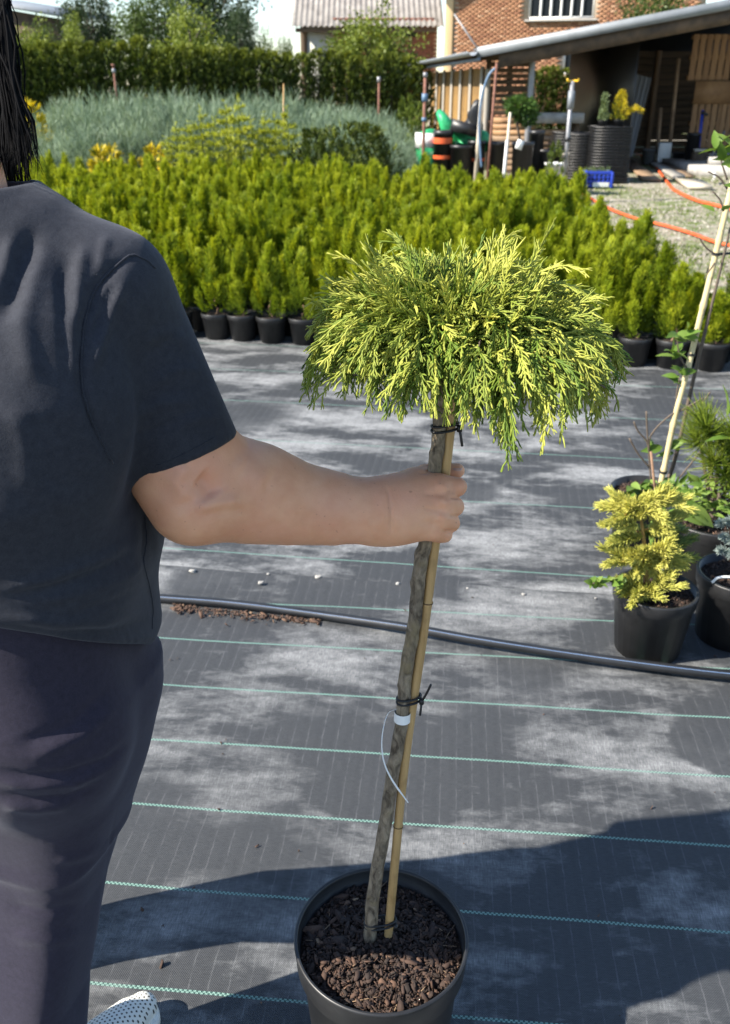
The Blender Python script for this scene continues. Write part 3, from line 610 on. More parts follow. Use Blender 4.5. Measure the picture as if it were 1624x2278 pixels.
# plants standing on the tall stack
def potted(name, label, base, pr, ph, cat='potted plant', group=None, soil=True, loc=None):
    t = thing(name, label, cat, base, group)
    V, Q = lathe([(.001, .004), (pr * .80, .004), (pr * .96, ph * .80), (pr * 1.0, ph * .82), (pr * 1.03, ph * .985), (pr * 1.02, ph), (pr * .95, ph), (pr * .93, ph * .86), (.001, ph * .86)], 26)
    part('pot', mesh('pot', V, Q, None, BP, False), t, True)
    if soil: V, Q = lathe([(pr * .94, ph * .885), (pr * .5, ph * .90), (.001, ph * .905)], 20); part('soil', mesh('soil', V, Q, None, M['soil']), t, True)
    return t
M['golden'] = leaf_mat('golden', (.10, .14, .012), (.55, .44, .02), (.70, .52, .02))
M['sage'] = leaf_mat('sage', (.07, .11, .04), (.24, .30, .15))
bp = (pa[0] + .10, pa[1] + .22, ztop)
t = potted('golden_thuja', 'golden yellow thuja standing on the tall tray stack', bp, .09, .10)
r2 = np.random.default_rng(5); n = 900; z = r2.uniform(0, 1, n); th = r2.uniform(0, 6.28, n); rr = .12 * (1 - z) ** .45 * (1 + .5 * np.sin(th * 3 + z * 9)) * r2.uniform(.2, 1, n) ** .5
pos = np.stack([rr * np.cos(th), rr * np.sin(th), .09 + z * .44], 1); dr = np.stack([np.cos(th), np.sin(th), 1.2 + 0 * th], 1) + .4 * r2.normal(size=(n, 3))
V, Q, A = blades(pos, dr, .055, .010, np.clip(.1 + .55 * z + .25 * r2.normal(size=n) + .25 * (pos[:, 0] > .02), 0, 1))
n = 260; s = r2.uniform(0, 1, n); pos = np.stack([.08 + .27 * s, -.03 + 0 * s, .17 + .10 * np.sin(s * 2.6)], 1) + r2.normal(0, .02, (n, 3)); V2, Q2, A2_ = blades(pos, np.array((1, 0, .3)) + .6 * r2.normal(size=(n, 3)), .05, .014, np.clip(.75 + .2 * r2.normal(size=n), 0, 1))
part('foliage', MB().add(V, Q, None, A).add(V2, Q2, None, A2_).mesh('foliage', M['golden']), t, True)
t = potted('sage_shrub', 'grey green upright shrub on the left of the tall tray stack', (pa[0] - .17, pa[1] + .22, ztop), .08, .09)
n = 420; z = r2.uniform(0, 1, n); th = r2.uniform(0, 6.28, n); rr = .10 * (1 - z * .8) * r2.uniform(.1, 1, n); pos = np.stack([rr * np.cos(th), rr * np.sin(th), .08 + z * .40], 1)
V, Q, A = blades(pos, np.stack([np.cos(th) * .5, np.sin(th) * .5, 1 + 0 * th], 1) + .3 * r2.normal(size=(n, 3)), .07, .016, r2.uniform(.2, 1, n)); part('foliage', MB().add(V, Q, None, A).mesh('foliage', M['sage']), t, True)
# blue crate with lavender pots
cb = Pz(1331, 418); w_, dpt, hh = .40, .30, .235
t = thing('blue_crate', 'blue plastic crate holding small grey plants before the tray stacks', 'crate', (cb[0], cb[1] + .15, 0))
for s in (-1, 1):
    for k in range(4): boxpart('side_slat', (cb[0], cb[1] + .15 + s * (dpt / 2 - .008), .03 + k * .066), (w_, .016, .036 if k < 3 else .05), M['blue_plastic'], t)
    for k in range(4): boxpart('end_slat', (cb[0] + s * (w_ / 2 - .008), cb[1] + .15, .03 + k * .066), (.016, dpt - .034, .036 if k < 3 else .05), M['blue_plastic'], t)
    for s2 in (-1, 1): boxpart('corner_post', (cb[0] + s * (w_ / 2 + .004), cb[1] + .15 + s2 * (dpt / 2 + .004), hh / 2 + .006), (.04, .04, hh), M['blue_plastic'], t)
for k in range(5): boxpart('upright', (cb[0] - .14 + k * .07, cb[1] - .004, .11), (.018, .012, .20), M['blue_plastic'], t)
boxpart('bottom', (cb[0], cb[1] + .15, .012), (w_ - .04, dpt - .04, .014), M['blue_plastic'], t)
boxpart('paper_label', (cb[0] + .03, cb[1] - .014, .05), (.26, .004, .07), M['white_plastic'], t)
for k in range(6):
    bx, by = cb[0] - .12 + .12 * (k % 3), cb[1] + .09 + .13 * (k // 3)
    t = potted('lavender', 'small grey green lavender in the blue crate', (bx, by, .02), .05, .10, group='lavenders in the blue crate')
    n = 130; th = r2.uniform(0, 6.28, n); s = r2.uniform(.0, 1, n); L_ = .22; pos = np.stack([.05 * s * np.cos(th), .05 * s * np.sin(th), .09 + s * .16 * r2.uniform(.5, 1.2, n)], 1)
    V, Q, A = blades(pos, np.stack([np.cos(th) * .5, np.sin(th) * .5, 1 + 0 * th], 1), .06, .010, r2.uniform(0, .8, n)); part('foliage', MB().add(V, Q, None, A).mesh('foliage', M['sage']), t, True)
# white box, brown box, blue handled tool, metal bar, slab, boards on the ground, hook, hoses
c = Pz(1476, 368); t = thing('white_box', 'white box with cut out base standing in the shed mouth', 'box', (c[0], c[1] + .1, 0))
boxpart('panel', (c[0], c[1] + .1, .25), (.25, .14, .36), M['white_paint'], t)
for s in (-1, 1): boxpart('leg', (c[0] + s * .095, c[1] + .1, .035), (.06, .138, .07), M['white_paint'], t)
c = Pz(1556, 374); t = thing('brown_box', 'brown wooden box with a pale block on its lid', 'box', (c[0], c[1] + .12, 0)); boxpart('body', (c[0], c[1] + .12, .15), (.30, .24, .29), M['dark_wood'], t); boxpart('lid_block', (c[0] - .01, c[1] + .10, .325), (.24, .16, .055), M['pale_wood'], t)
mb = MB(); mb.tube([at(1553, 338, 17.9), at(1563, 245, 18.0)], .028, 8); t = solo('blue_tool', mb.mesh('blue_tool', M['blue_plastic']), 'blue handled tool leaning against the pallets', 'tool'); mb = MB(); mb.tube([at(1562, 250, 17.95), at(1574, 256, 17.95)], .03, 6); part('head', mb.mesh('tool_head', M['black_plastic']), t)
mb = MB(); mb.tube([at(1582, 350, 17.0), at(1612, 292, 17.2)], .025, 4); solo('metal_bar', mb.mesh('metal_bar', M['steel']), 'grey metal bar propped beside the leafy shoot', 'bar')
z_ = Pz(1620, 392); mb = MB(); xs0 = Pz(1535, 385)[0]; mb.box((xs0 + 2.0, Pz(1600, 392)[1] + 1.35, .06), (4.0, 2.6, .16)); solo('concrete_slab', mb.mesh('concrete_slab', M['concrete']), 'grey concrete slab in front of the shed', 'slab')
mb = MB(); c = Pz(1610, 366, .14); mb.box((c[0] + .1, c[1], .14 + .07), (.8, .25, .13)); solo('concrete_kerb', mb.mesh('concrete_kerb', M['concrete']), 'pale concrete block lying on the slab', 'block')
def ground_plank(name, label, pxs, th_, mat):
    q = [Pz(x_, y_, .02) for x_, y_ in pxs]; q = [np.array((a[0], a[1], .005)) for a in q]; q2 = [a + (0, 0, th_) for a in q]
    return solo(name, mesh(name, np.array(q + q2), [(0, 3, 2, 1), (4, 5, 6, 7), (0, 1, 5, 4), (1, 2, 6, 5), (2, 3, 7, 6), (3, 0, 4, 7)], None, mat), label, 'plank', 'planks on the ground')
ground_plank('ground_plank', 'long grey plank running into the shed on the ground', [(1500, 398), (1524, 394), (1440, 352), (1424, 352)], .05, M['grey_wood'])
ground_plank('ground_plank', 'dark plank lying left of the long grey one', [(1428, 400), (1470, 402), (1405, 357), (1385, 357)], .04, M['old_wood'])
ground_plank('ground_plank', 'short pale plank end nearest the orange hose', [(1532, 418), (1585, 420), (1560, 406), (1502, 402)], .06, M['pale_wood'])
ground_plank('ground_plank', 'sunlit plank beside the concrete slab', [(1516, 394), (1548, 393), (1480, 362), (1468, 363)], .03, M['old_wood'])
mb = MB(); mb.tube([Pz(1584, 402, .03), Pz(1589, 396, .1), Pz(1590, 386, .14), Pz(1585, 384, .15)], .02, 8); solo('pipe_hook', mb.mesh('pipe_hook', M['white_plastic']), 'white pipe end hooking out of the gravel by the slab', 'pipe')
h1 = [Pz(x_, y_, .02) for x_, y_ in ((1416, 342), (1440, 352), (1452, 362), (1490, 412), (1510, 428), (1550, 446), (1585, 455), (1640, 470), (1800, 520))]
mb = MB(); mb.tube(catmull(h1, 8), .024, 8); solo('orange_hose', mb.mesh('orange_hose', M['orange_plastic']), 'orange hose running from the shed across the gravel, farther one', 'hose')
h2 = [Pz(x_, y_, .02) for x_, y_ in ((1230, 400), (1290, 428), (1315, 442), (1360, 466), (1420, 488), (1480, 502), (1540, 520), (1590, 538), (1650, 552), (1800, 590))]
mb = MB(); mb.tube(catmull(h2, 8), .019, 8); solo('orange_hose', mb.mesh('orange_hose', M['orange_plastic']), 'orange hose along the edge of the thuja bed, nearer one', 'hose')
# gravel stones and short grass of the yard
n = 5200; r2 = np.random.default_rng(8)
px = r2.uniform(1200, 1760, n); py = 395 + 330 * r2.uniform(0, 1, n) ** 1.6; pp = np.array([Pz(a, b) for a, b in zip(px, py)]); keep = (pp[:, 0] > 2.62) & (pp[:, 1] < 18); pp = pp[keep]; n = len(pp)
s = r2.uniform(.008, .026, n); oc = np.array([(1, 0, 0), (0, 1, 0), (-1, 0, 0), (0, -1, 0), (0, 0, .7)]); V = (pp[:, None] + oc[None] * s[:, None, None] * r2.uniform(.6, 1.4, (n, 5, 3)) + np.array((0, 0, -.011))).reshape(-1, 3)
T_ = (np.array([(0, 1, 4), (1, 2, 4), (2, 3, 4), (3, 0, 4)])[None] + 5 * np.arange(n)[:, None, None]).reshape(-1, 3)
g = N('gravel'); a_ = g.n('Attribute', attribute_name='tint').outputs['Fac']; g.base(g.ramp(a_, [(0, (.12, .10, .075)), (.5, (.26, .225, .17)), (1, (.42, .39, .33))]), .9); M['gravel'] = g.m
o = solo('gravel', mesh('gravel', V, None, T_, M['gravel'], False, np.repeat(r2.uniform(0, 1, n), 5)), 'loose pale gravel strewn over the yard beside the bed', None, None, 'stuff')
n = 9000; px = r2.uniform(1180, 1760, n); py = 388 + 300 * r2.uniform(0, 1, n) ** 1.7; pp = np.array([Pz(a, b) for a, b in zip(px, py)])
f = np.sin(pp[:, 0] * 2.3 + 1.5 * np.sin(pp[:, 1] * .8)) + np.sin(pp[:, 1] * 1.9 + pp[:, 0]) + .6 * r2.normal(size=n); pp = pp[(pp[:, 0] > 2.62) & (f > .35) & (pp[:, 1] < 17.6)]; n = len(pp); pp[:, 2] = -.012
V, Q, A = blades(pp, np.stack([r2.normal(0, .6, n), r2.normal(0, .6, n), np.ones(n)], 1), r2.uniform(.03, .08, n), .012, r2.uniform(0, 1, n))
M['grass'] = leaf_mat('grass', (.05, .085, .012), (.20, .26, .05)); solo('grass', mesh('grass', V, Q, None, M['grass'], False, A), 'short patchy grass growing through the gravel', None, None, 'stuff')

# ------------------------------------------------------------------ plants
def at(px, py, d): return Pd(px, py, d)
M['thuja'] = leaf_mat('thuja', (.042, .088, .005), (.175, .245, .010), (.40, .44, .024), .45)
M['thuja_dark'] = leaf_mat('thuja_dark', (.022, .042, .008), (.060, .088, .012), (.14, .17, .025), .3)
M['hedge'] = leaf_mat('hedge', (.018, .036, .006), (.062, .092, .011), (.19, .22, .026), .25, per_object=.18)
M['juniper'] = leaf_mat('juniper', (.036, .066, .042), (.135, .20, .135), (.30, .38, .265), .3, per_object=.4)
M['lime'] = leaf_mat('lime', (.08, .12, .012), (.27, .32, .03), (.46, .48, .06), .4)
M['tree_dark'] = leaf_mat('tree_dark', (.012, .026, .010), (.045, .075, .026), None, .25)
M['tree_mid'] = leaf_mat('tree_mid', (.022, .045, .010), (.10, .15, .028), None, .3)
M['tree_light'] = leaf_mat('tree_light', (.06, .095, .012), (.24, .29, .045), None, .35)
M['stem_brown'] = var_mat('stem_brown', (.16, .09, .055), (.28, .17, .10), 30, .8)

def thuja_mesh(name, Hh, Rr, nclump, nb, L_, W_, seed, mat, z0=.10, pw=.55, spread=.55, base_open=.35):
    """upright feathery plant: flat fans of scale leaves set around the stem"""
    r2 = np.random.default_rng(seed); t = np.sort(r2.uniform(0, 1, nclump)) ** .9; th = r2.uniform(0, 2 * math.pi, nclump)
    prof = np.minimum((1 - t) ** pw, base_open + t * 2.6) * Rr * (1 + .18 * np.sin(th * 2 + seed)); rr = prof * r2.uniform(.25, 1, nclump) ** .6
    c = np.stack([rr * np.cos(th), rr * np.sin(th), z0 + t * (Hh - z0)], 1); out = np.stack([np.cos(th), np.sin(th), 0 * th], 1)
    ax = nrm(out * spread + np.array((0, 0, 1)) + .25 * r2.normal(size=(nclump, 3))); side = nrm(np.cross(ax, np.cross(out, ax) + .5 * r2.normal(size=(nclump, 3))))
    k = np.repeat(np.arange(nclump), nb); a = r2.uniform(-.75, .75, len(k)); s = r2.uniform(0, 1, len(k))
    d = ax[k] * np.cos(a)[:, None] + side[k] * np.sin(a)[:, None]
    pos = c[k] + ax[k] * (s * L_ * 1.3)[:, None] + .004 * r2.normal(size=(len(k), 3))
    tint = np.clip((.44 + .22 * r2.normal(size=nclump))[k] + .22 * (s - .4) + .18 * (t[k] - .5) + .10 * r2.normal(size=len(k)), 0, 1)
    V, Q, A = blades(pos, d, L_ * r2.uniform(.6, 1.2, len(k)), W_, tint, flat=np.cross(ax, side)[k])
    return V, Q, A
def plume_mesh(Hh, Rr, npl, nb, L_, W_, seed, z0=.17):
    """young thuja: pointed plumes of flat sprays rising round a stem"""
    r2 = np.random.default_rng(seed); P_, D_, F_, T_ = [], [], [], []
    for k in range(npl):
        t = (k + r2.random()) / npl; th = r2.uniform(0, 6.28); zb = z0 + (Hh - z0) * .78 * t; ln = (Hh - z0) * r2.uniform(.22, .34) * (1.15 - .35 * t); out = np.array((math.cos(th), math.sin(th), 0))
        lean = r2.uniform(.35, .95) * (1 - .65 * t); r0 = Rr * .30 * (1 - t); s = r2.uniform(0, 1, nb) ** .85; bend = lean * (s - .55 * s * s)
        ax = nrm(out * lean * .6 + np.array((0, 0, 1.0))); side = nrm(np.cross(ax, out + .6 * r2.normal(size=3))); w = .032 * (1 - s) ** .6 + .004; a = r2.uniform(-1, 1, nb)
        pos = out * (r0 + ln * bend * 1.1)[:, None] + np.array((0, 0, 1.0)) * (zb + ln * s)[:, None] + side * (a * w * .6)[:, None] + .006 * r2.normal(size=(nb, 3))
        P_.append(pos); D_.append(nrm(ax + side * (a * .75)[:, None] + .16 * r2.normal(size=(nb, 3)))); F_.append(np.tile(np.cross(ax, side), (nb, 1))); T_.append(np.clip(.28 + .14 * r2.normal() + .42 * s + .09 * r2.normal(size=nb), 0, 1))
    P_ = np.vstack(P_); return blades(P_, np.vstack(D_), L_ * r2.uniform(.6, 1.2, len(P_)), W_, np.concatenate(T_), flat=np.vstack(F_))
def stem_mesh(Hh, r_, seed, z0=0.0):
    r2 = np.random.default_rng(seed); p_ = np.array([(r2.normal(0, .008), r2.normal(0, .008), z0 + (Hh - z0) * k / 5) for k in range(6)]); p_[0, :2] *= .3
    return MB().tube(p_, np.linspace(r_, r_ * .4, 6), 6).mesh('stem', M['stem_brown'])

# --- the bed of potted thujas
PR, PH = .098, .165
Vp, Qp = lathe([(.001, .003), (PR * .78, .003), (PR * .95, PH * .80), (PR * 1.0, PH * .81), (PR * 1.04, PH * .99), (PR * 1.02, PH), (PR * .94, PH), (PR * .92, PH * .88), (.001, PH * .88)], 18)
pot_me = mesh('pot', Vp, Qp, None, BP)
Vs, Qs = lathe([(PR * .935, PH * .90), (PR * .5, PH * .93), (.001, PH * .94)], 12); soil_me = mesh('soil', Vs, Qs, None, M['soil'])
variants = []
for k in range(7):
    hh = (.62, .70, .58, .66, .74, .64, .60)[k]; V, Q, A = plume_mesh(hh, .22, 46, 120, .033, .0047, 40 + k, .15)
    variants.append((mesh('foliage', V, Q, None, M['thuja'], False, A), stem_mesh(hh * .42, .0075, 60 + k, PH * .85), V, Q, A))
V, Q, A = plume_mesh(.50, .12, 24, 80, .032, .0052, 77, .22); small_v = (mesh('foliage', V, Q, None, M['thuja'], False, A), stem_mesh(.4, .012, 78, PH * .85))
r1 = Pz(600, 768); r2_ = Pz(1500, 825); rowdir = nrm(r2_ - r1); bed2 = np.array((.05, 1.0, 0)); sp = .207
spots_t = []
for r_i in range(27):
    for c_i in range(-24, 18):
        p_ = r1 + rowdir * (c_i * sp + (0 if r_i % 2 == 0 else .5 * sp)) + bed2 * (r_i * .205 + PR)
        p_ = p_ + np.array((rng.normal(0, .012), rng.normal(0, .012), 0)); p_[2] = .003
        q = proj(np.array([p_ + (0, 0, .5)]))[0]
        edge = 1.98 + .03 * (p_[1] - 5) if r_i > 3 else 2.4
        if p_[0] > edge + rng.normal(0, .03) or q[0] < -90 or q[0] > 1700: continue
        if r_i > 24 and p_[0] < -2.2: continue
        spots_t.append((p_[1] + (0 if r_i else -10), r_i, c_i, p_))
spots_t.sort(key=lambda s: (s[1], s[2]))
front_lab = {0: 'front row thuja in black pot with slim bare forked trunk, nearest the sleeve'}
def px_of(p_): return proj(np.array([p_ + np.array((0, 0, .1))]))[0][0]
indiv, rest = [], []
for s in spots_t:
    q = proj(np.array([s[3] + (0, 0, .45)]))[0]
    hid = (q[0] < 330 and q[1] > 520) or q[0] < 10 or (690 < q[0] < 1390 and 560 < q[1] < 960)
    (rest if hid or len(indiv) >= 296 else indiv).append(s)
front = sorted([s for s in indiv if s[1] == 0], key=lambda s: px_of(s[3]))
fi = 0
for _, r_i, c_i, p_ in indiv:
    v = variants[int(rng.integers(len(variants)))]; px = px_of(p_)
    if r_i == 0:
        left = px < 690
        small = left and 430 < px < 480
        if small: v = small_v
        idx = [id(s[3]) for s in front if (px_of(s[3]) < 690) == left].index(id(p_)); o_ = ['first', 'second', 'third', 'fourth', 'fifth', 'sixth', 'seventh', 'eighth', 'ninth', 'tenth', 'eleventh', 'twelfth'][min(idx, 11)]
        lab = 'small bushy thuja in the front row left of the grafted tree' if small else (f'front row potted thuja, {o_} from the sleeve' if left else f'front row potted thuja right of the weeping crown, {o_} one')
        t = thing('potted_thuja', lab, 'potted thuja', p_, 'potted thujas in the bed'); t.rotation_euler.z = rng.uniform(0, 6.28); sc = rng.uniform(.94, 1.06) * (.74 if px > 1500 else 1)
        part('pot', pot_me, t, True); part('soil', soil_me, t, True)
        for nm, me in (('stem', v[1]), ('foliage', v[0])): o = part(nm, me, t, True); o.scale = (1, 1, sc)
    else:
        t = thing('potted_thuja', 'bright green potted thuja among the rows behind the front pots', 'potted thuja', p_, 'potted thujas in the bed'); t.rotation_euler.z = rng.uniform(0, 6.28)
        part('pot', pot_me, t, True)
        o = part('foliage', v[0], t, True); k_ = .68 if p_[0] > 1.85 and p_[1] < 6 else (.84 if p_[0] > 1.7 else 1.0); w_ = rng.uniform(.95, 1.32); o.scale = (w_, w_, rng.uniform(.76, 1.2) * k_)
        o.rotation_euler = (rng.normal(0, .08), rng.normal(0, .08), 0)
mb = MB()
for _, r_i, c_i, p_ in rest:
    v = variants[int(rng.integers(len(variants)))]; a = rng.uniform(0, 6.28); keepn = len(v[3]) if r_i < 8 else len(v[3]) // 2
    idx = rng.permutation(len(v[3]))[:keepn]; Vq = v[2].reshape(-1, 4, 3)[idx] * np.array((1, 1, rng.uniform(.86, 1.16))); 
    if keepn < len(v[3]): ctr = Vq.mean(1, keepdims=True); Vq = ctr + (Vq - ctr) * 1.35
    mb.add(Vq.reshape(-1, 3) @ rot_z(a).T + p_, np.arange(4 * keepn).reshape(-1, 4), None, np.clip(v[4].reshape(-1, 4)[idx].ravel() + rng.normal(0, .08), 0, 1))
solo('thuja_bed', mb.mesh('thuja_bed', M['thuja']), 'solid mass of bright green thujas at the far rows of the bed', None, None, 'stuff')

# --- things behind the bed: dark green row, lime firs, golden shrubs, junipers
def bush_row(name, label, cat, group, spots, meshes, smin, smax):
    for i, (p_, sc) in enumerate(spots):
        o = solo(name, meshes[i % len(meshes)], label if isinstance(label, str) else label[min(i, len(label) - 1)], cat, group); o.location = [float(v) for v in p_]; o.scale = (sc, sc, sc * rng.uniform(smin, smax)); o.rotation_euler.z = rng.uniform(0, 6.28)
dk = []
for k in range(3): V, Q, A = thuja_mesh('d', .95, .26, 150, 12, .055, .014, 90 + k, None, .0, .5, .8, .8); dk.append(mesh('dark_thuja', V, Q, None, M['thuja_dark'], False, A))
sp_ = [(np.array((*at(px, 330, d)[:2], 0.0)), rng.uniform(.95, 1.15)) for px, d in ((668, 12.2), (700, 12.0), (735, 12.3), (770, 12.0), (805, 12.2), (838, 12.4), (868, 12.2), (690, 12.8), (752, 12.8), (822, 12.9))]
bush_row('dark_thuja', 'dark green bushy thuja in the row behind the bright bed', 'thuja', 'dark thujas behind the bed', sp_, dk, .85, 1.0)
def fir_mesh(Hh, seed, mat, name, whorls=9, nl=26, L_=.11, W_=.012, R0=.30):
    r2 = np.random.default_rng(seed); pos, dr, ti = [], [], []
    for k in range(whorls):
        z = Hh * (.12 + .88 * k / (whorls - 1)); nbr = 6 if k < whorls - 1 else 3; Lb = R0 * (1 - .78 * k / (whorls - 1))
        for j in range(nbr):
            th = r2.uniform(0, 6.28); d = np.array((math.cos(th), math.sin(th), r2.uniform(.15, .5))); s = r2.uniform(0, 1, nl)
            pos.append(np.array((0, 0, z)) + d * (s * Lb)[:, None]); dr.append(d * .9 + r2.normal(0, .5, (nl, 3))); ti.append(np.clip(.35 + .35 * s + .12 * r2.normal(size=nl) + .15 * k / whorls, 0, 1))
    n = 60; s = r2.uniform(.3, 1.12, n); pos.append(np.stack([0 * s, 0 * s, s * Hh], 1)); dr.append(np.array((0, 0, 1.0)) + .7 * r2.normal(size=(n, 3))); ti.append(np.full(n, .7))
    pos = np.vstack(pos); V, Q, A = blades(pos, np.vstack(dr), L_ * .6, W_, np.concatenate(ti)); m = MB().add(V, Q, None, A); m.tube([(0, 0, 0), (0, 0, Hh * 1.08)], [.016, .004], 5, .1)
    return m.mesh(name, mat)
fm = [fir_mesh(1.05, 120 + k, M['lime'], 'lime_fir') for k in range(3)]
sp_ = [(np.array((*at(px, 300, d)[:2], 0.0)), sc) for px, d, sc in ((392, 12.6, .88), (420, 12.2, 1.0), (448, 12.6, 1.02), (478, 12.2, .95), (505, 12.6, 1.05), (533, 12.3, 1.12), (560, 12.7, 1.0), (588, 12.3, 1.05), (612, 12.6, 1.10), (640, 12.3, 1.0), (366, 12.3, .8))]
bush_row('lime_fir', 'yellow green young fir with spiky leader behind the thuja bed', 'fir', 'young firs behind the bed', sp_, fm, .9, 1.1)
gm = []
for k in range(2): V, Q, A = thuja_mesh('g', .60, .22, 90, 12, .06, .018, 140 + k, None, .0, .5, .7, .8); gm.append(mesh('golden_shrub', V, Q, None, M['golden'], False, np.clip(A - .02, 0, 1)))
sp_ = [(np.array((*at(px, 320, d)[:2], 0.0)), sc) for px, d, sc in ((222, 12.6, 1.15), (300, 12.5, 1.05), (342, 12.7, 1.15), (240, 13.0, 1.12))]
bush_row('golden_shrub', ['golden shrub beside the pale junipers, leftmost golden one', 'low golden shrub second from the left in the gap', 'golden shrub touching the young firs', 'golden tipped shrub half hidden behind the leftmost'], 'shrub', 'golden shrubs', sp_, gm, .9, 1.05)
def juniper_mesh(seed, Hh=1.0, Rr=.55, nbr=60, nl=44):
    """many arching plumes rising from the base"""
    r2 = np.random.default_rng(seed); pos, dr, ti = [], [], []
    for k in range(nbr):
        th = r2.uniform(0, 6.28); lean = r2.uniform(.05, .75); L_ = Hh * r2.uniform(.65, 1.15) * (1 - .25 * lean); s = r2.uniform(.15, 1, nl)
        out = np.array((math.cos(th), math.sin(th), 0)); p_ = out * ((s ** 1.3) * lean * Rr * 1.5)[:, None] + np.array((0, 0, 1.0)) * (s * L_ * (1 - .18 * lean * s))[:, None] + r2.normal(0, .018, (nl, 3))
        pos.append(p_); dr.append(out * lean * 1.1 + np.array((0, 0, 1.0)) + .38 * r2.normal(size=(nl, 3))); ti.append(np.clip(.22 + .42 * s + .13 * r2.normal() + .10 * r2.normal(size=nl), 0, 1))
    V, Q, A = blades(np.vstack(pos), np.vstack(dr), .14, .0085, np.concatenate(ti)); return mesh('juniper', V, Q, None, M['juniper'], False, A)
jm = [juniper_mesh(160 + k) for k in range(4)]
sp_ = []
for r_i in range(8):
    d = 13.2 + r_i * .72
    for px in np.arange(70, 915, 500 / d * 1.25):
        pxj = px + rng.normal(0, 8) + (18 if r_i % 2 else 0); topy = np.interp(pxj, [60, 120, 160, 500, 620, 760, 860, 930], [262, 232, 204, 200, 212, 228, 250, 280])
        hgt = at(pxj, topy, d)[2]; hgt = min(hgt, 1.36) * (.70 + .28 * min(1, r_i / 4)) * rng.uniform(.9, 1.03)
        if r_i == 0 and not (60 < pxj < 205): continue
        if r_i <= 1 and 350 < pxj < 660: continue
        p_ = at(pxj, 200, d); sp_.append((np.array((p_[0], p_[1], 0.0)), hgt * .97))
for i, (p_, sc) in enumerate(sp_):
    o = solo('juniper', jm[i % 4], 'blue green feathery juniper in the bed before the hedge', 'juniper', 'blue green junipers'); o.location = p_; o.scale = (sc * .85, sc * .85, sc); o.rotation_euler.z = rng.uniform(0, 6.28)
# olive shrubs by the shed corner and yellowish one behind the hair
V, Q, A = thuja_mesh('o', 1.25, .35, 170, 10, .07, .016, 200, None, .0, .45, .6, .9); om = mesh('olive_shrub', V, Q, None, M['tree_light'], False, A * .55)
for (px, d, sc), lb in zip(((905, 16.5, 1.0), (928, 15.5, .92), (968, 15.2, .62), (1240, 13.4, .6)), ('loose olive shrub at the right end of the junipers', 'olive shrub just left of the rusty sprinkler pole', 'small olive shrub at the foot of the gold side wall', 'small thuja tip rising before the grey sprinkler pole')):
    p_ = at(px, 300, d); o = solo('olive_shrub', om, lb, 'shrub', 'olive shrubs near the shed'); o.location = (p_[0], p_[1], 0); o.scale = (sc, sc, sc)
p_ = at(66, 250, 15); o = solo('yellow_shrub', gm[0], 'yellow green shrub between the hair and the junipers', 'shrub'); o.location = (p_[0], p_[1], 0); o.scale = (1.5, 1.5, 1.9)

# --- the tall thuja hedge, tree by tree
hm = []
for k in range(4):
    V, Q, A = thuja_mesh('h', 2.5, .46, 640, 10, .085, .024, 220 + k, None, .05, .40, .40, 1.2)
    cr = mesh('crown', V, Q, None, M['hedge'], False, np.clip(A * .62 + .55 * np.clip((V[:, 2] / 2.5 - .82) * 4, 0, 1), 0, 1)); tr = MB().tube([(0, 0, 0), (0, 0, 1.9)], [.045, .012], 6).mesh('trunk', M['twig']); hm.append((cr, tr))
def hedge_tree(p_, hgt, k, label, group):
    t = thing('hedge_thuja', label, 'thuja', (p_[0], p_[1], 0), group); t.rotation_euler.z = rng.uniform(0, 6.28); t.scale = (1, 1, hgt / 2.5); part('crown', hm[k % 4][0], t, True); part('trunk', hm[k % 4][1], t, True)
px = -70
while px < 950:
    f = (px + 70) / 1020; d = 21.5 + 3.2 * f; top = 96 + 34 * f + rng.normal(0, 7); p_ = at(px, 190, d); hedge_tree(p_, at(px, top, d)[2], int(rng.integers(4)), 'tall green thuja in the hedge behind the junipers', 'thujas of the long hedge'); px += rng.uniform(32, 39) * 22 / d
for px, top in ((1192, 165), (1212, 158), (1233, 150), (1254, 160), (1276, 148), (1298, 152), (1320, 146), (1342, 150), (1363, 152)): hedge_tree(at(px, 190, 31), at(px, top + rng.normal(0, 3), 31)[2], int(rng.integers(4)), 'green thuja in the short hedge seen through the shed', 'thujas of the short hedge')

# --- trees behind the hedge
def tree_mesh(seed, Hh, Rr, nclump, nl, L_, W_, mat, trunk_h=.25, egg=1.0):
    r2 = np.random.default_rng(seed); d = nrm(r2.normal(size=(nclump, 3))); lob = 1 + .28 * np.sin(d @ r2.normal(size=3) * 3 + 1) + .22 * np.sin(d @ r2.normal(size=3) * 5 + 2)
    ctr = np.array((0, 0, Hh * (trunk_h + (1 - trunk_h) * .48))); c = ctr + d * (r2.uniform(.25, 1, nclump) ** .5 * lob)[:, None] * np.array((Rr, Rr, Hh * (1 - trunk_h) * .5 * egg))
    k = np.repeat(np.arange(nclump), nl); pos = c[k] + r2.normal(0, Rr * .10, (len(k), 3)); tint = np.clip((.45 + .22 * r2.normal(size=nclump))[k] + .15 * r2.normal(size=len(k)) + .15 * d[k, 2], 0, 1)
    V, Q, A = blades(pos, r2.normal(size=(len(k), 3)) + d[k] * .5 + np.array((0, 0, -.2)), L_ * r2.uniform(.6, 1.3, len(k)), W_, tint); crown = mesh('crown', V, Q, None, mat, False, A)
    mb = MB(); mb.tube([(0, 0, 0), (r2.normal(0, .1), r2.normal(0, .1), Hh * .45), (0, 0, Hh * .9)], [Hh * .025, Hh * .017, .03], 8)
    for j in range(9): z = Hh * r2.uniform(.25, .75); e = c[r2.integers(nclump)]; mb.tube([(0, 0, z), (e + np.array((0, 0, z))) / 2 + (0, 0, .1), e], [Hh * .010, Hh * .006, .012], 5)
    return crown, mb.mesh('trunk', M['twig'])
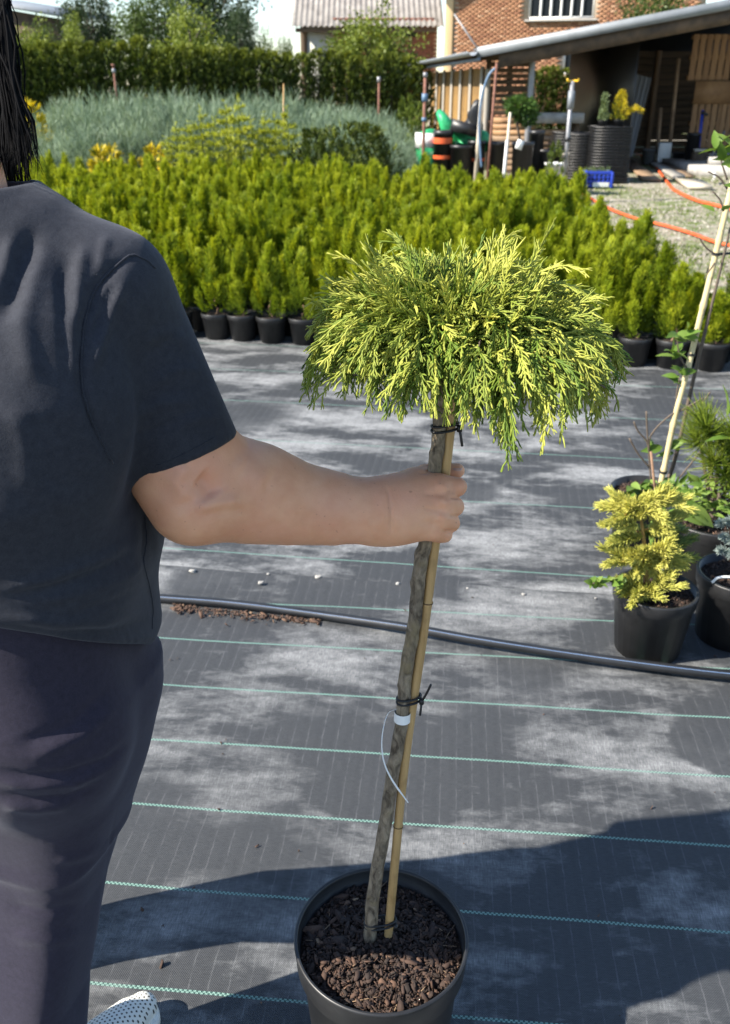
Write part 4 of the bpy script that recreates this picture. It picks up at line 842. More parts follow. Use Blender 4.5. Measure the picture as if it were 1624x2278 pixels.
tm_ = {'dark': [tree_mesh(300 + k, 6.5, 2.2, 520, 24, .17, .085, M['tree_dark']) for k in range(2)], 'mid': [tree_mesh(310 + k, 5.5, 1.9, 460, 24, .16, .08, M['tree_mid']) for k in range(2)], 'light': [tree_mesh(320 + k, 4.0, 1.6, 420, 24, .14, .07, M['tree_light'], .12) for k in range(2)]}
def tree(px, d, kind, k, topy, wpx, label):
    cr, tr = tm_[kind][k]; hgt = at(px, topy, d)[2]; base_h = {'dark': 6.5, 'mid': 5.5, 'light': 4.0}[kind]; base_r = {'dark': 2.2, 'mid': 1.9, 'light': 1.6}[kind]
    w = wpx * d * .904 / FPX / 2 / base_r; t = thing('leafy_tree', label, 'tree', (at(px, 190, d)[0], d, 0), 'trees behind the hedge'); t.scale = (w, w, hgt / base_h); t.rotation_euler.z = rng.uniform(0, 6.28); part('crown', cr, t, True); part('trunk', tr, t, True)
tree(218, 34, 'dark', 0, -40, 150, 'dark tree behind the hedge left of the big one')
tree(470, 38, 'dark', 1, -90, 245, 'large dark tree in the middle behind the hedge')
tree(335, 32, 'mid', 0, -30, 150, 'mid green tree between the two dark ones')
tree(430, 28, 'light', 0, 38, 170, 'bright green bush before the large dark tree')
tree(540, 30, 'dark', 0, 20, 110, 'dark bush at the right foot of the large tree')
tree(600, 33, 'mid', 1, 70, 46, 'small thin tree against the sky gap')
tree(640, 34, 'mid', 0, 78, 40, 'pale sapling beside the corrugated roof house')
tree(822, 29, 'light', 1, 22, 195, 'bright green round tree in front of the corrugated roof')
tree(900, 30, 'mid', 1, 105, 110, 'lower green tree right of the bright round one')
tree(165, 30, 'light', 0, 62, 85, 'yellow green bush at the foot of the left dark tree')
tree(60, 29, 'light', 1, 55, 150, 'leafy bush behind the hedge beside the hair')
tree(105, 33, 'mid', 0, 48, 70, 'shaded bush below the grey barn roof')
tree(1460, 34, 'mid', 1, -40, 190, 'green tree above the silver roof edge at the right')
tree(1345, 30, 'light', 0, 92, 70, 'bright climbing shrub at the right end of the brick wall')

# ------------------------------------------------------------------ the grafted weeping cypress in its big black pot
def chips(c, r_, n, z, size, seed, dome=.012, ring=1.0, pal=(0, 1)):
    """bark chips: small bent flakes lying over each other"""
    r2 = np.random.default_rng(seed); a = r2.uniform(0, 6.28, n); rr = r_ * np.sqrt(r2.uniform(0, 1, n)) * ring
    p_ = np.stack([c[0] + rr * np.cos(a), c[1] + rr * np.sin(a), z + dome * (1 - (rr / r_) ** 2) + r2.uniform(-.002, .008, n)], 1)
    L_ = size * r2.lognormal(0, .45, n); Wd = L_ * r2.uniform(.25, .62, n); Th = L_ * r2.uniform(.05, .16, n)
    x = nrm(np.stack([r2.normal(size=n), r2.normal(size=n), .45 * r2.normal(size=n)], 1)); up = nrm(np.stack([.5 * r2.normal(size=n), .5 * r2.normal(size=n), np.ones(n)], 1)); y = nrm(np.cross(up, x)); zz = np.cross(x, y)
    cs = np.array([(-1, -.5, 0), (-.3, -1, 0), (.9, -.7, 0), (1, .3, 0), (.2, 1, 0), (-.8, .6, 0)])
    top = p_[:, None] + (x[:, None] * cs[None, :, :1] * L_[:, None, None] + y[:, None] * cs[None, :, 1:2] * Wd[:, None, None]) * .5 * r2.uniform(.75, 1.2, (n, 6, 1)) + zz[:, None] * Th[:, None, None] * r2.uniform(.4, 1.2, (n, 6, 1)); bot = top - zz[:, None] * Th[:, None, None] * 1.4
    V = np.concatenate([top, bot], 1).reshape(-1, 3); o_ = 12 * np.arange(n)[:, None, None]
    T_ = np.array([(0, 1, 2), (0, 2, 3), (0, 3, 4), (0, 4, 5)]); Qs_ = np.array([(k, 6 + k, 6 + (k + 1) % 6, (k + 1) % 6) for k in range(6)])
    return V, (Qs_[None] + o_).reshape(-1, 4), (T_[None] + o_).reshape(-1, 3), np.repeat(np.clip(r2.beta(1.4, 2.7, n) * (pal[1] - pal[0]) + pal[0], 0, 1), 12)
RIMZ = .27; pc_ = Pz(848, 2085, RIMZ); pr = .139
tree_t = thing('weeping_cypress', 'grafted weeping golden cypress on a tall bare stem in a big black pot', 'potted tree', (pc_[0], pc_[1], .006))
V, Q = lathe([(.001, .0), (pr * .78, .0), (pr * .80, .006), (pr * .915, RIMZ * .80), (pr * .955, RIMZ * .805), (pr * .975, RIMZ * .82), (pr * .992, RIMZ * .965), (pr * 1.0, RIMZ * .985), (pr * .995, RIMZ), (pr * .965, RIMZ), (pr * .955, RIMZ * .985), (pr * .93, RIMZ * .84), (.001, RIMZ * .80)], 96)
part('pot', mesh('pot', V, Q, None, M['black_plastic'], True), tree_t, True)
V, Q = lathe([(pr * .952, RIMZ * .86), (pr * .6, RIMZ * .885), (.001, RIMZ * .90)], 48); so = part('soil', mesh('soil', V, Q, None, M['soil'], True), tree_t, True)
V, Q, T_, A = chips((pc_[0], pc_[1]), pr * .915, 5200, .006 + RIMZ * .868, .0056, 5); V2, Q2, T2, A2_ = chips((pc_[0], pc_[1]), pr * .90, 800, .006 + RIMZ * .870, .0100, 6)
part('bark_chips', MB().add(V, Q, T_, A).add(V2, Q2, T2, np.clip(A2_ + .08, 0, 1)).mesh('bark_chips', M['mulch']), so, kind='stuff')
mb = MB(); r2 = np.random.default_rng(12)
for k in range(26):
    a, rr = r2.uniform(0, 6.28), pr * .85 * math.sqrt(r2.uniform(0, 1)); p_ = np.array((pc_[0] + rr * math.cos(a), pc_[1] + rr * math.sin(a), .006 + RIMZ * .89)); v = r2.normal(0, .018, 3) * (1, 1, .25); mb.tube([p_ - v, p_ + (0, 0, .004), p_ + v], .0008, 4, .95)
part('straw', mb.mesh('straw', M['mulch']), so, kind='stuff')
# stem and stake: read from the photograph, leaning slightly away
zs = np.array([.235, 1.17]); dd = np.array([1.019, 1.088])
def on_tree(px, py, extra=0.0):
    d = 1.05
    for _ in range(12): z = Pd(px, py, d)[2]; d = dd[0] + (dd[1] - dd[0]) * (z - zs[0]) / (zs[1] - zs[0]) + extra
    return Pd(px, py, d)
st = [on_tree(*q) for q in ((821, 2125), (822, 2100), (831, 2000), (846, 1890), (864, 1790), (880, 1690), (893, 1600), (903, 1510), (914, 1430), (925, 1350), (935, 1270), (945, 1205), (955, 1130), (966, 1050), (974, 980), (981, 910), (986, 850), (988, 790))]
path = catmull(st, 14); path[:, :2] += np.stack([.0010 * np.sin(np.arange(len(path)) * .17) + .0004 * np.sin(np.arange(len(path)) * .63), 0 * path[:, 0]], 1)
r_st = np.interp(path[:, 2], [.2, .5, .9, 1.2], [.0108, .0100, .0093, .0088]); rr2 = np.random.default_rng(3)
ns = 16; Vt, Qt, Tt = tube(path, r_st, ns)
for kn in range(34):       # knobs and old bud scars
    k = int(rr2.integers(8, len(path) - 6)); j = rr2.uniform(0, 6.28); hgt = rr2.uniform(.0006, .0021); wd = rr2.uniform(.003, .006)
    t_ = nrm(path[k + 1] - path[k - 1]); dirn = nrm(np.cross(t_, (math.cos(j), math.sin(j), .3))); kc = path[k] + dirn * r_st[k]
    dist = np.linalg.norm(Vt - kc, axis=1); Vt += dirn * (hgt * np.exp(-(dist / wd) ** 2))[:, None]
part('trunk', mesh('trunk', Vt, Qt, Tt, M['bark'], True), tree_t)
sk = [on_tree(*q, .004) for q in ((860, 2128), (862, 2100), (871, 2000), (882, 1880), (893, 1760), (905, 1660), (916, 1580), (931, 1480), (944, 1390), (957, 1290), (968, 1205), (979, 1130), (990, 1050), (999, 970), (1008, 900), (1015, 845), (1018, 800))]
skp = catmull(sk, 14); rs = np.full(len(skp), .0069)
nodes_z = (Pz(863, 2098, .235)[2] + .006, on_tree(888, 1838)[2], on_tree(950, 1345)[2], on_tree(1012, 868)[2])
for zn in nodes_z: rs += .0011 * np.exp(-((skp[:, 2] - zn) / .0028) ** 2) - .0005 * np.exp(-((skp[:, 2] - zn - .006) / .003) ** 2)
skd = part('stake', MB().tube(skp, rs, 16).mesh('stake', M['cane_tan'], True), tree_t)
for zn in nodes_z[:3]:
    k = int(np.argmin(abs(skp[:, 2] - zn))); t_ = nrm(skp[k + 1] - skp[k]); part('node_ring', MB().tube([skp[k] - t_ * .0007, skp[k] + t_ * .0007], .0082, 16, cap=False).mesh('node_ring', var_mat('node_brown', (.06, .03, .015), (.10, .05, .02), 40, .7)), skd)
def tie(z, loops, tail):
    ks = int(np.argmin(abs(path[:, 2] - z))); kb = int(np.argmin(abs(skp[:, 2] - z))); a, b = path[ks], skp[kb]; c = (a + b) / 2; u = nrm((b - a) * (1, 1, 0)); w = np.array((-u[1], u[0], 0)); half = np.linalg.norm((b - a)[:2]) / 2
    mb = MB()
    for k in range(loops):
        th = np.linspace(0, 2 * math.pi, 40); rx = half + .0105; ry = .0112; pts = c + np.outer(np.sign(np.cos(th)) * np.abs(np.cos(th)) ** .8 * rx, u) + np.outer(np.sin(th) * ry, w) + np.outer(.0055 * (k - (loops - 1) / 2) + .002 * np.cos(th + k), (0, 0, 1.0)); mb.tube(pts, .0017, 8, cap=False)
    kn = c + u * (half + .008) - w * .012; mb.tube([kn - (0, 0, .004), kn + (0, 0, .004)], .0035, 8)
    for t_ in tail: mb.tube(catmull([kn, kn + np.asarray(t_) * .5 + (0, -.002, 0), kn + np.asarray(t_)], 5), .0018, 8)
    part('tie', mb.mesh('tie', M['black_rubber'], True), tree_t)
tie(on_tree(985, 950)[2], 2, ((.004, -.004, -.022),)); tie(on_tree(912, 1556)[2], 2, ((.012, -.006, .034), (-.002, -.005, -.020))); tie(.29, 2, ())
zt = on_tree(897, 1596)[2]; ks = int(np.argmin(abs(path[:, 2] - zt))); t_ = nrm(path[ks + 1] - path[ks - 1]); mb = MB(); mb.tube([path[ks] - t_ * .0075, path[ks] + t_ * .0075], r_st[ks] + .0021, 20, cap=False); lb = part('label_band', mb.mesh('label_band', M['white_tape'], True), tree_t)
lp = catmull([P(884, 1577, zc_of(path[ks]) - .012), P(862, 1590, 1.30), P(850, 1640, 1.30), P(853, 1690, 1.305), P(872, 1735, 1.315), P(908, 1786, 1.325)], 9); mb = MB()
for a, b in ((0, .0022),):
    w_ = np.interp(np.arange(len(lp)), [0, 10, 30, 40, len(lp)], [.0008, .0010, .0022, .0030, .0010]); s_ = np.array((.9, .1, .2)); V = np.stack([lp - s_ * w_[:, None] * .5, lp + s_ * w_[:, None] * .5, lp + s_ * w_[:, None] * .5 + (0, .0006, 0), lp - s_ * w_[:, None] * .5 + (0, .0006, 0)], 1).reshape(-1, 3)
    i = np.arange(len(lp) - 1) * 4; mb.add(V, np.vstack([np.stack([i + k, i + (k + 1) % 4, i + 4 + (k + 1) % 4, i + 4 + k], 1) for k in range(4)]))
part('strip', mb.mesh('label_strip', M['white_tape']), lb)

# crown: arching branches, hanging threads, short scale twigs
r2 = np.random.default_rng(2024)
g0 = path[-1].copy(); g0[2] = path[-1][2] + .004
branches = []
NB = 140
for k in range(NB):
    az = 2 * math.pi * (k * .6180339 + r2.uniform(-.02, .02)); ca, sa_ = math.cos(az), math.sin(az)
    reach = (.178 if ca > 0 else .128) * abs(ca) ** 1.2 + .135 * (1 - abs(ca) ** 1.2); lev = r2.uniform(0, 1); reach *= (.62 + .44 * (lev ** .6)) * r2.uniform(.85, 1.12)
    rise = np.interp(lev, [0, .5, 1], [.046, .058, .030]) * r2.uniform(.7, 1.25); drop = np.interp(lev, [0, .5, 1], [.0, .012, .036]) * r2.uniform(.6, 1.3)
    s = np.linspace(0, 1, 14); rad = reach * (s ** .85); zz = rise * np.sin(np.clip(s * 1.75, 0, math.pi / 2)) * (1 - .15 * s) - drop * np.clip(s - .35, 0, 1) ** 1.6 * 2
    
    if k >= NB - 22: reach *= .42; rad = reach * (s ** .85); zz = r2.uniform(.055, .078) * np.sin(np.clip(s * 1.75, 0, math.pi / 2))
    wob = .012 * np.sin(s * 5 + r2.uniform(0, 6)); branches.append((g0 + np.stack([rad * ca - wob * sa_, rad * sa_ + wob * ca, zz + r2.uniform(-.02, .01)], 1), lev, (ca, sa_)))
tw_path, tw_rad, tw_t = [], [], []
th_path, th_rad, th_t = [], [], []
for bp_, lev, (ca, sa_) in branches:
    nt = int(15 + 8 * r2.random())
    for j in range(nt):
        f = r2.uniform(.30, 1.0) if j > 2 else 1.0; i = min(int(f * 13), 12); p0 = bp_[i] + (bp_[i + 1] - bp_[i]) * r2.random(); tang = nrm(bp_[i + 1] - bp_[i]); side = nrm(np.cross(tang, (0, 0, 1.0))) * (1 if r2.random() < .5 else -1)
        L_ = r2.uniform(.045, .120) * (1.12 if f > .8 else .9); hang = r2.uniform(.4, 1.15) * (.30 + .85 * f); spike = r2.random() < .08 and f < .75
        d0_ = nrm(tang * r2.uniform(.5, 1.1) + side * r2.uniform(-.15, .8) + np.array((0, 0, r2.uniform(.25, .8) if f < .7 else r2.uniform(-.15, .4)))); 
        if spike: d0_ = nrm(d0_ + np.array((0, 0, .7))); hang *= .15
        K = 8; s = np.linspace(0, 1, K)[:, None]; grav = np.array((0, 0, -1.0)); dirs = nrm(d0_ * (1 - s * hang) + grav * (s ** 1.1) * hang * 1.5 + .08 * r2.normal(size=(K, 3))); pts = p0 + np.vstack([np.zeros(3), np.cumsum(dirs[:-1] * (L_ / (K - 1)), 0)])
        qe = proj(pts[-1:])[0]; lim = np.interp(qe[0], [680, 760, 830, 900, 960, 1040, 1120, 1210, 1300, 1395], [845, 840, 905, 935, 925, 965, 1000, 980, 960, 815])
        if qe[1] > lim - 2 + 32 * r2.normal() or qe[0] < 678 or qe[0] > 1408: continue
        zrel = pts[:, 2] - g0[2]
        out_r = math.hypot(*(pts[-1, :2] - g0[:2]))
        ybase = .33 + 3.4 * (p0[2] - g0[2] - .035) + .9 * (out_r - .09) + .14 * r2.normal() + (.12 if ca > .2 else .09)
        th_path.append(pts); th_rad.append(np.linspace(.00135, .0008, K)); tt = np.clip(ybase + .16 * s[:, 0] + 1.5 * (zrel - zrel[0]), 0.02, 1); th_t.append(tt)
        pn = nrm(np.cross(dirs[3], r2.normal(size=3)))       # twigs lie in one plane like a frond
        ntw = int(L_ / .0047); ss = np.linspace(.12, .97, ntw); fl = 1
        for q in ss:
            fl = -fl; ii = min(int(q * (K - 1)), K - 2); b_ = pts[ii] + (pts[ii + 1] - pts[ii]) * (q * (K - 1) - ii); tg = dirs[ii]; sd_ = nrm(np.cross(pn, tg)) * fl
            l2 = r2.uniform(.008, .021) * (1.15 - .6 * abs(q - .45)); d1 = nrm(tg + sd_ * r2.uniform(.32, .62) + .12 * r2.normal(size=3)); d2_ = nrm(d1 + tg * .35 + grav * .3 * hang); tw_path.append(np.array([b_, b_ + d1 * l2 * .5, b_ + d1 * l2 * .5 + d2_ * l2 * .5])); tw_rad.append((.0007, .0010, .0005)); tw_t.append(float(np.clip(tt[ii] + .10 + .07 * r2.normal(), 0, 1)))
            if l2 > .010 and r2.random() < .8:
                m_ = tw_path[-1][1]; d3 = nrm(d1 + nrm(np.cross(pn, d1)) * r2.choice((-1, 1)) * .5); tw_path.append(np.array([m_, m_ + d3 * l2 * .25, m_ + nrm(d3 + d1 * .3) * l2 * .5])); tw_rad.append((.0007, .00095, .0005)); tw_t.append(tw_t[-1])
mb = MB(); V, Q = tubes_batch(np.array(th_path), np.array(th_rad), 4); mb.add(V, Q, None, np.repeat(np.array(th_t).ravel(), 4))
V, Q = tubes_batch(np.array(tw_path), np.array(tw_rad), 4); mb.add(V, Q, None, np.repeat(np.repeat(np.array(tw_t), 3), 4))
M['cypress'] = leaf_mat('cypress', (.022, .065, .014), (.15, .23, .028), (.52, .52, .095), .22, .55, 0.0)
crown = part('crown', mb.mesh('crown', M['cypress']), tree_t)
mb = MB()
for bp_, lev, _ in branches: mb.tube(bp_, np.linspace(.0030, .0010, 14), 5, .1)
part('branches', mb.mesh('branches', M['twig']), tree_t)

# ------------------------------------------------------------------ pots at the right edge
def needles(axes, nl, L_, W_, seed, tint0=.5, tintv=.2, ang=(.55, 1.2)):
    """shoots (start, end) set all round with needles"""
    r2 = np.random.default_rng(seed); pos, dr, ti = [], [], []
    for a, b, tv in axes:
        a, b = np.asarray(a), np.asarray(b); ax = nrm(b - a); n = nl; s = r2.uniform(.05, 1, n); al = r2.uniform(*ang, n); th = r2.uniform(0, 6.28, n); e1 = nrm(np.cross(ax, (.3, .5, .8))); e2 = np.cross(ax, e1)
        d = ax * np.cos(al * (1.15 - .75 * s))[:, None] + (e1 * np.cos(th)[:, None] + e2 * np.sin(th)[:, None]) * np.sin(al * (1.15 - .75 * s))[:, None]
        pos.append(a + (b - a) * s[:, None]); dr.append(d); ti.append(np.clip(tint0 + tv + tintv * r2.normal(size=n), 0, 1))
    pos, dr = np.vstack(pos), nrm(np.vstack(dr)); ll = L_ * r2.uniform(.7, 1.15, len(pos)); pa_ = np.stack([pos, pos + dr * ll[:, None] * .55, pos + dr * ll[:, None] + np.array((0, 0, .06)) * ll[:, None]], 1); V, Q = tubes_batch(pa_, np.tile(np.array((W_ * .45, W_ * .5, W_ * .22)), (len(pos), 1)), 3)
    return V, Q, np.repeat(np.concatenate(ti), 9)
M['gold_spruce'] = leaf_mat('gold_spruce', (.11, .18, .05), (.48, .49, .10), (.80, .74, .20), .25)
M['pine'] = leaf_mat('pine', (.08, .14, .015), (.22, .30, .03), (.42, .46, .07), .3)
M['blue_spruce'] = leaf_mat('blue_spruce', (.12, .18, .16), (.28, .36, .34), (.46, .53, .50), .2)
M['weed'] = leaf_mat('weed', (.045, .10, .014), (.13, .22, .035), (.26, .34, .08), .35)
def pot_at(name, label, px, pyrim, pr_, ph_, cat, nchip=900, size=.008):
    c = Pz(px, pyrim, ph_); t = potted(name, label, (c[0], c[1], .004), pr_, ph_, cat); V, Q, T_, A = chips((c[0], c[1]), pr_ * .9, nchip, .004 + ph_ * .875, size, int(px)); s_ = [k for k in t.children if k.name.startswith('soil')][0]
    part('bark_chips', MB().add(V, Q, T_, A).mesh('bark_chips', M['mulch']), s_, kind='stuff'); return t, c
sp_t, sc_ = pot_at('golden_spruce', 'yellow needled dwarf spruce in a tilted black pot before the cane', 1459, 1310, .116, .205, 'potted spruce')
zb = .205 * .88; r2 = np.random.default_rng(31); axes = []
zsp = zc_of(sc_) - .01
lead = [P(1440, 1300, zsp), P(1436, 1240, zsp - .01), P(1430, 1180, zsp - .02), P(1422, 1130, zsp - .03)]
tips = [(1345, 1130, .35), (1350, 1165, .2), (1372, 1105, .3), (1400, 1120, .4), (1440, 1112, .35), (1490, 1105, .3), (1530, 1108, .25), (1470, 1150, .3), (1515, 1150, .2), (1380, 1190, -.15), (1362, 1215, .1), (1425, 1180, -.3), (1470, 1185, -.05), (1540, 1200, -.35), (1530, 1235, -.2), (1360, 1255, .25), (1400, 1240, .35), (1440, 1225, .3), (1500, 1225, .35), (1520, 1260, .2), (1385, 1290, .2), (1420, 1275, .35), (1465, 1260, .4), (1495, 1280, .3), (1390, 1320, .1), (1425, 1330, .3), (1455, 1315, .25), (1405, 1345, .2), (1480, 1165, .3), (1405, 1155, .35), (1520, 1180, -.3), (1375, 1235, .0)]
for px, py, tv in tips:
    dz = r2.uniform(-.085, -.02) if tv > 0 else r2.uniform(.02, .07); b = P(px, py, zsp + dz); k = int(np.argmin([np.linalg.norm(l - b) for l in lead])); a = lead[k] + (b - lead[k]) * .25; axes.append((a, b, tv * .85))
V, Q, A = needles(axes + [(a + r2.normal(0, .014, 3), b + r2.normal(0, .016, 3), tv) for a, b, tv in axes + axes], 150, .026, .0034, 32, .45, .15); part('needles', MB().add(V, Q, None, A).mesh('needles', M['gold_spruce']), sp_t)
mb = MB(); mb.tube([np.array((sc_[0] - .01, sc_[1], zb))] + lead, [.009, .008, .006, .005, .003], 6)
for a, b, _ in axes: mb.tube([lead[int(np.argmin([np.linalg.norm(l - b) for l in lead]))], (a + b) / 2, b], [.003, .0025, .0015], 5)
part('branches', mb.mesh('branches', var_mat('gold_twig', (.30, .17, .04), (.42, .26, .07), 30, .7)), sp_t)
mb = MB(); bb_ = P(1476, 1327, zc_of(sc_) - .03); mb.box(bb_, (.012, .012, .008)); part('blue_tag', mb.mesh('blue_tag', M['blue_plastic']), sp_t)

bs_t, bc = pot_at('blue_spruce', 'pale blue needled dwarf spruce in a black pot at the right edge', 1652, 1275, .125, .22, 'potted spruce'); axes = []
r2 = np.random.default_rng(33)
for k in range(34):
    d = nrm(r2.normal(size=3) + (0, 0, .3)); c = np.array((bc[0] + .03, bc[1] - .01, .22 + .12)); a = c + d * np.array((.05, .05, .05)); axes.append((a, a + d * r2.uniform(.03, .055), r2.uniform(-.2, .35)))
for px, py in ((1600, 1165), (1618, 1160), (1608, 1195), (1600, 1225), (1625, 1205), (1630, 1235)): b = P(px, py, zc_of(bc) - .08); axes.append((b + (.03, .02, -.01), b, .3))
V, Q, A = needles(axes, 150, .021, .0024, 34, .45, .15); part('needles', MB().add(V, Q, None, A).mesh('needles', M['blue_spruce']), bs_t)
mb = MB(); mb.tube([(bc[0] + .03, bc[1], .19), (bc[0] + .03, bc[1], .36)], .008, 6); part('trunk', mb.mesh('trunk', M['twig']), bs_t)
mb = MB(); mb.tube(catmull([P(1584, 1296, zc_of(bc) - .06), P(1598, 1285, zc_of(bc) - .07), P(1625, 1284, zc_of(bc) - .07), P(1650, 1290, zc_of(bc) - .07)], 6), .004, 6); part('tag_loop', mb.mesh('tag_loop', M['white_plastic'], True), bs_t)

ap_t, ac = pot_at('staked_sapling', 'young leafy sapling tied to a pale cane in a black pot', 1440, 1090, .125, .20, 'potted tree')
dA = ac[1]
cn = [at(1455, 1135, dA - .05), at(1465, 1098, dA - .04), at(1480, 1030, dA - .03), at(1500, 935, dA - .02), at(1530, 820, dA), at(1562, 690, dA + .02), at(1595, 555, dA + .04), at(1622, 440, dA + .06), at(1650, 330, dA + .08)]; cn[0][2] = .17
cp = catmull(cn, 12); rc = np.full(len(cp), .0096); 
for k in range(9, len(cp), 13): rc[k] += .0022
cs_ = part('cane', MB().tube(cp, rc, 12).mesh('cane', M['cane_pale'], True), ap_t)
for px, py in ((1478, 1048), (1537, 785), (1590, 568)):
    k = int(np.argmin(np.linalg.norm(proj(cp) - np.array((px, py)), axis=1))); t_ = nrm(cp[k + 1] - cp[k - 1]); mb = MB(); mb.tube([cp[k] - t_ * .004, cp[k] + t_ * .004], .0135, 12, cap=False); 
    if py == 568: mb.tube([cp[k], cp[k] + (.05, 0, .003)], .004, 6); mb.tube([cp[k], cp[k] + (-.02, 0, -.06)], .003, 6)
    part('tie', mb.mesh('tie', M['black_rubber']), ap_t)
mb = MB(); trunk = [np.array((ac[0] + .03, ac[1], .17))] + [at(px + 16, py + 10, dA + .02) for px, py in ((1480, 1030), (1530, 820), (1562, 690), (1595, 555), (1625, 425))]; mb.tube(catmull(trunk, 8), np.linspace(.009, .003, 41), 6)
twg = [((1535, 830), (1512, 790), (1505, 740)), ((1505, 935), (1505, 880), (1512, 840)), ((1590, 565), (1570, 550), (1555, 528)), ((1610, 470), (1602, 445), (1585, 425)), ((1618, 420), (1600, 395), (1575, 382)), ((1590, 585), (1580, 600), (1570, 615)), ((1618, 400), (1608, 370), (1600, 340))]
for tr in twg: mb.tube(catmull([at(*q, dA - .01) for q in tr], 5), np.linspace(.0035, .002, 11), 5)
part('trunk', mb.mesh('trunk', M['twig']), ap_t)
def leaves(specs, seed, mat_w=.42):
    """broad leaves: base, direction, length"""
    r2 = np.random.default_rng(seed); mb = MB()
    for b, d, L_ in specs:
        d = nrm(d); s = nrm(np.cross(d, r2.normal(size=3) * .6 + np.array((0, -.6, .8)))); up = np.cross(s, d); ts = np.array((0, .18, .42, .7, 1.0)); ws = np.array((.08, .75, 1.0, .72, .03)) * L_ * mat_w * .5; curl = -.25 * ts ** 2 * L_
        V = []
        for t_, w_, c_ in zip(ts, ws, curl): m_ = b + d * L_ * t_ + up * c_; V += [m_ - s * w_ + up * w_ * .35, m_, m_ + s * w_ + up * w_ * .35]
        i = np.arange(4) * 3; mb.add(V, np.vstack([np.stack([i, i + 1, i + 4, i + 3], 1), np.stack([i + 1, i + 2, i + 5, i + 4], 1)]), None, np.clip(r2.uniform(.25, .9), 0, 1))
    return mb
r2 = np.random.default_rng(35); sp_ = []
for (px, py, n_, L_) in ((1506, 750, 5, .075), (1500, 790, 6, .07), (1512, 830, 5, .06), (1508, 860, 2, .05), (1525, 745, 3, .06), (1600, 335, 5, .085), (1612, 360, 4, .08), (1625, 310, 3, .08), (1635, 350, 4, .08), (1600, 470, 2, .05), (1480, 990, 2, .075), (1500, 1010, 2, .07), (1455, 1000, 2, .05), (1640, 420, 3, .06)):
    for _ in range(n_): sp_.append((at(px + r2.normal(0, 5), py + r2.normal(0, 5), dA - .01), nrm(np.array((r2.normal(0, .9), r2.normal(-.2, .5), r2.uniform(-.2, 1.0)))), L_ * r2.uniform(.7, 1.1)))
part('leaves', leaves(sp_, 36).mesh('leaves', M['weed'], True), ap_t)
mb = MB(); 
for tr in (((1450, 1095), (1445, 1030), (1440, 985), (1420, 960), (1410, 938)), ((1443, 1000), (1450, 965), (1490, 925), (1530, 905), (1565, 885)), ((1444, 1010), (1440, 960), (1438, 915)), ((1445, 1040), (1420, 1010), (1400, 975)), ((1485, 1095), (1530, 1040), (1570, 990)), ((1510, 915), (1560, 895), (1580, 872))): mb.tube(catmull([at(*q, dA - .02) for q in tr], 5), .0032, 5)
part('bare_twigs', mb.mesh('bare_twigs', M['twig']), ap_t)
mb = MB(); mb.tube([at(1470, 1150, dA - .25), at(1456, 1080, dA - .25), at(1448, 1005, dA - .25)], .0045, 6); part('thin_stick', mb.mesh('thin_stick', M['stem_brown']), sp_t)
sp_ = []
for _ in range(46):
    px, py = r2.uniform(1405, 1500), r2.uniform(1075, 1120); sp_.append((at(px, py, dA - .05), np.array((r2.normal(0, 1), r2.normal(-.4, .6), r2.uniform(-.1, .9))), r2.uniform(.03, .075)))
part('weeds', leaves(sp_, 37, .5).mesh('weeds', M['weed'], True), ap_t, kind='stuff')

pi_t, pic = pot_at('dwarf_pine', 'long needled dwarf pine with weeds in a black pot at the right', 1590, 1150, .15, .22, 'potted pine'); axes = []
for px, py, tv in ((1585, 1020, .2), (1548, 975, .1), (1572, 950, .0), (1565, 930, .1), (1620, 1000, -.1), (1610, 1050, -.1), (1632, 960, .1), (1640, 1030, 0), (1600, 970, -.2), (1645, 1080, -.1)): b = P(px, py, zc_of(pic) - r2.uniform(-.02, .1)); a = b + np.array((.025, .01, -.035)); axes.append((a, b, tv))
V, Q, A = needles(axes, 150, .085, .0022, 38, .45, .2, (.5, 1.5)); part('needles', MB().add(V, Q, None, A).mesh('needles', M['pine']), pi_t)
mb = MB(); root = np.array((pic[0], pic[1], .19))
for a, b, _ in axes: mb.tube(catmull([root, root * .5 + a * .5 + (0, .02, .02), a, b], 4), np.linspace(.008, .003, 13), 5)
part('trunk', mb.mesh('trunk', M['twig']), pi_t)
sp_ = []
for _ in range(230):
    px, py = r2.uniform(1500, 1660), r2.uniform(1070, 1160); sp_.append((P(px, py, zc_of(pic) - r2.uniform(-.08, .10)), np.array((r2.normal(0, 1), r2.normal(-.3, .6), r2.uniform(-.2, 1.1))), r2.uniform(.02, .055)))
for px, py, dx, dz in ((1500, 1110, .9, -.35), (1510, 1130, 1.0, -.5), (1480, 1125, -.4, -.6), (1530, 1120, .8, -.6), (1465, 1140, -.3, -.7), (1615, 925, -.1, 1.0), (1628, 930, .1, 1.0), (1640, 980, -1, .35)): sp_.append((P(px, py, zc_of(pic) - .10), np.array((dx, -.3, dz)), .12))
part('weeds', leaves(sp_, 39, .36).mesh('weeds', M['weed'], True), pi_t, kind='stuff')
sp_ = []; mb = MB(); stw = catmull([P(1385, 1300, zsp - .05), P(1350, 1292, zsp - .08), P(1318, 1298, zsp - .09)], 6); mb.tube(stw, .0022, 5)
for q in stw[::2]:
    for _ in range(4): sp_.append((q, np.array((r2.normal(0, 1), r2.normal(-.3, .5), r2.normal(.3, .8))), r2.uniform(.020, .034)))
l_ = leaves(sp_, 40, .62); part('shoot_leaves', l_.mesh('shoot_leaves', M['weed'], True), sp_t); part('leafy_shoot', mb.mesh('leafy_shoot', M['twig']), sp_t)

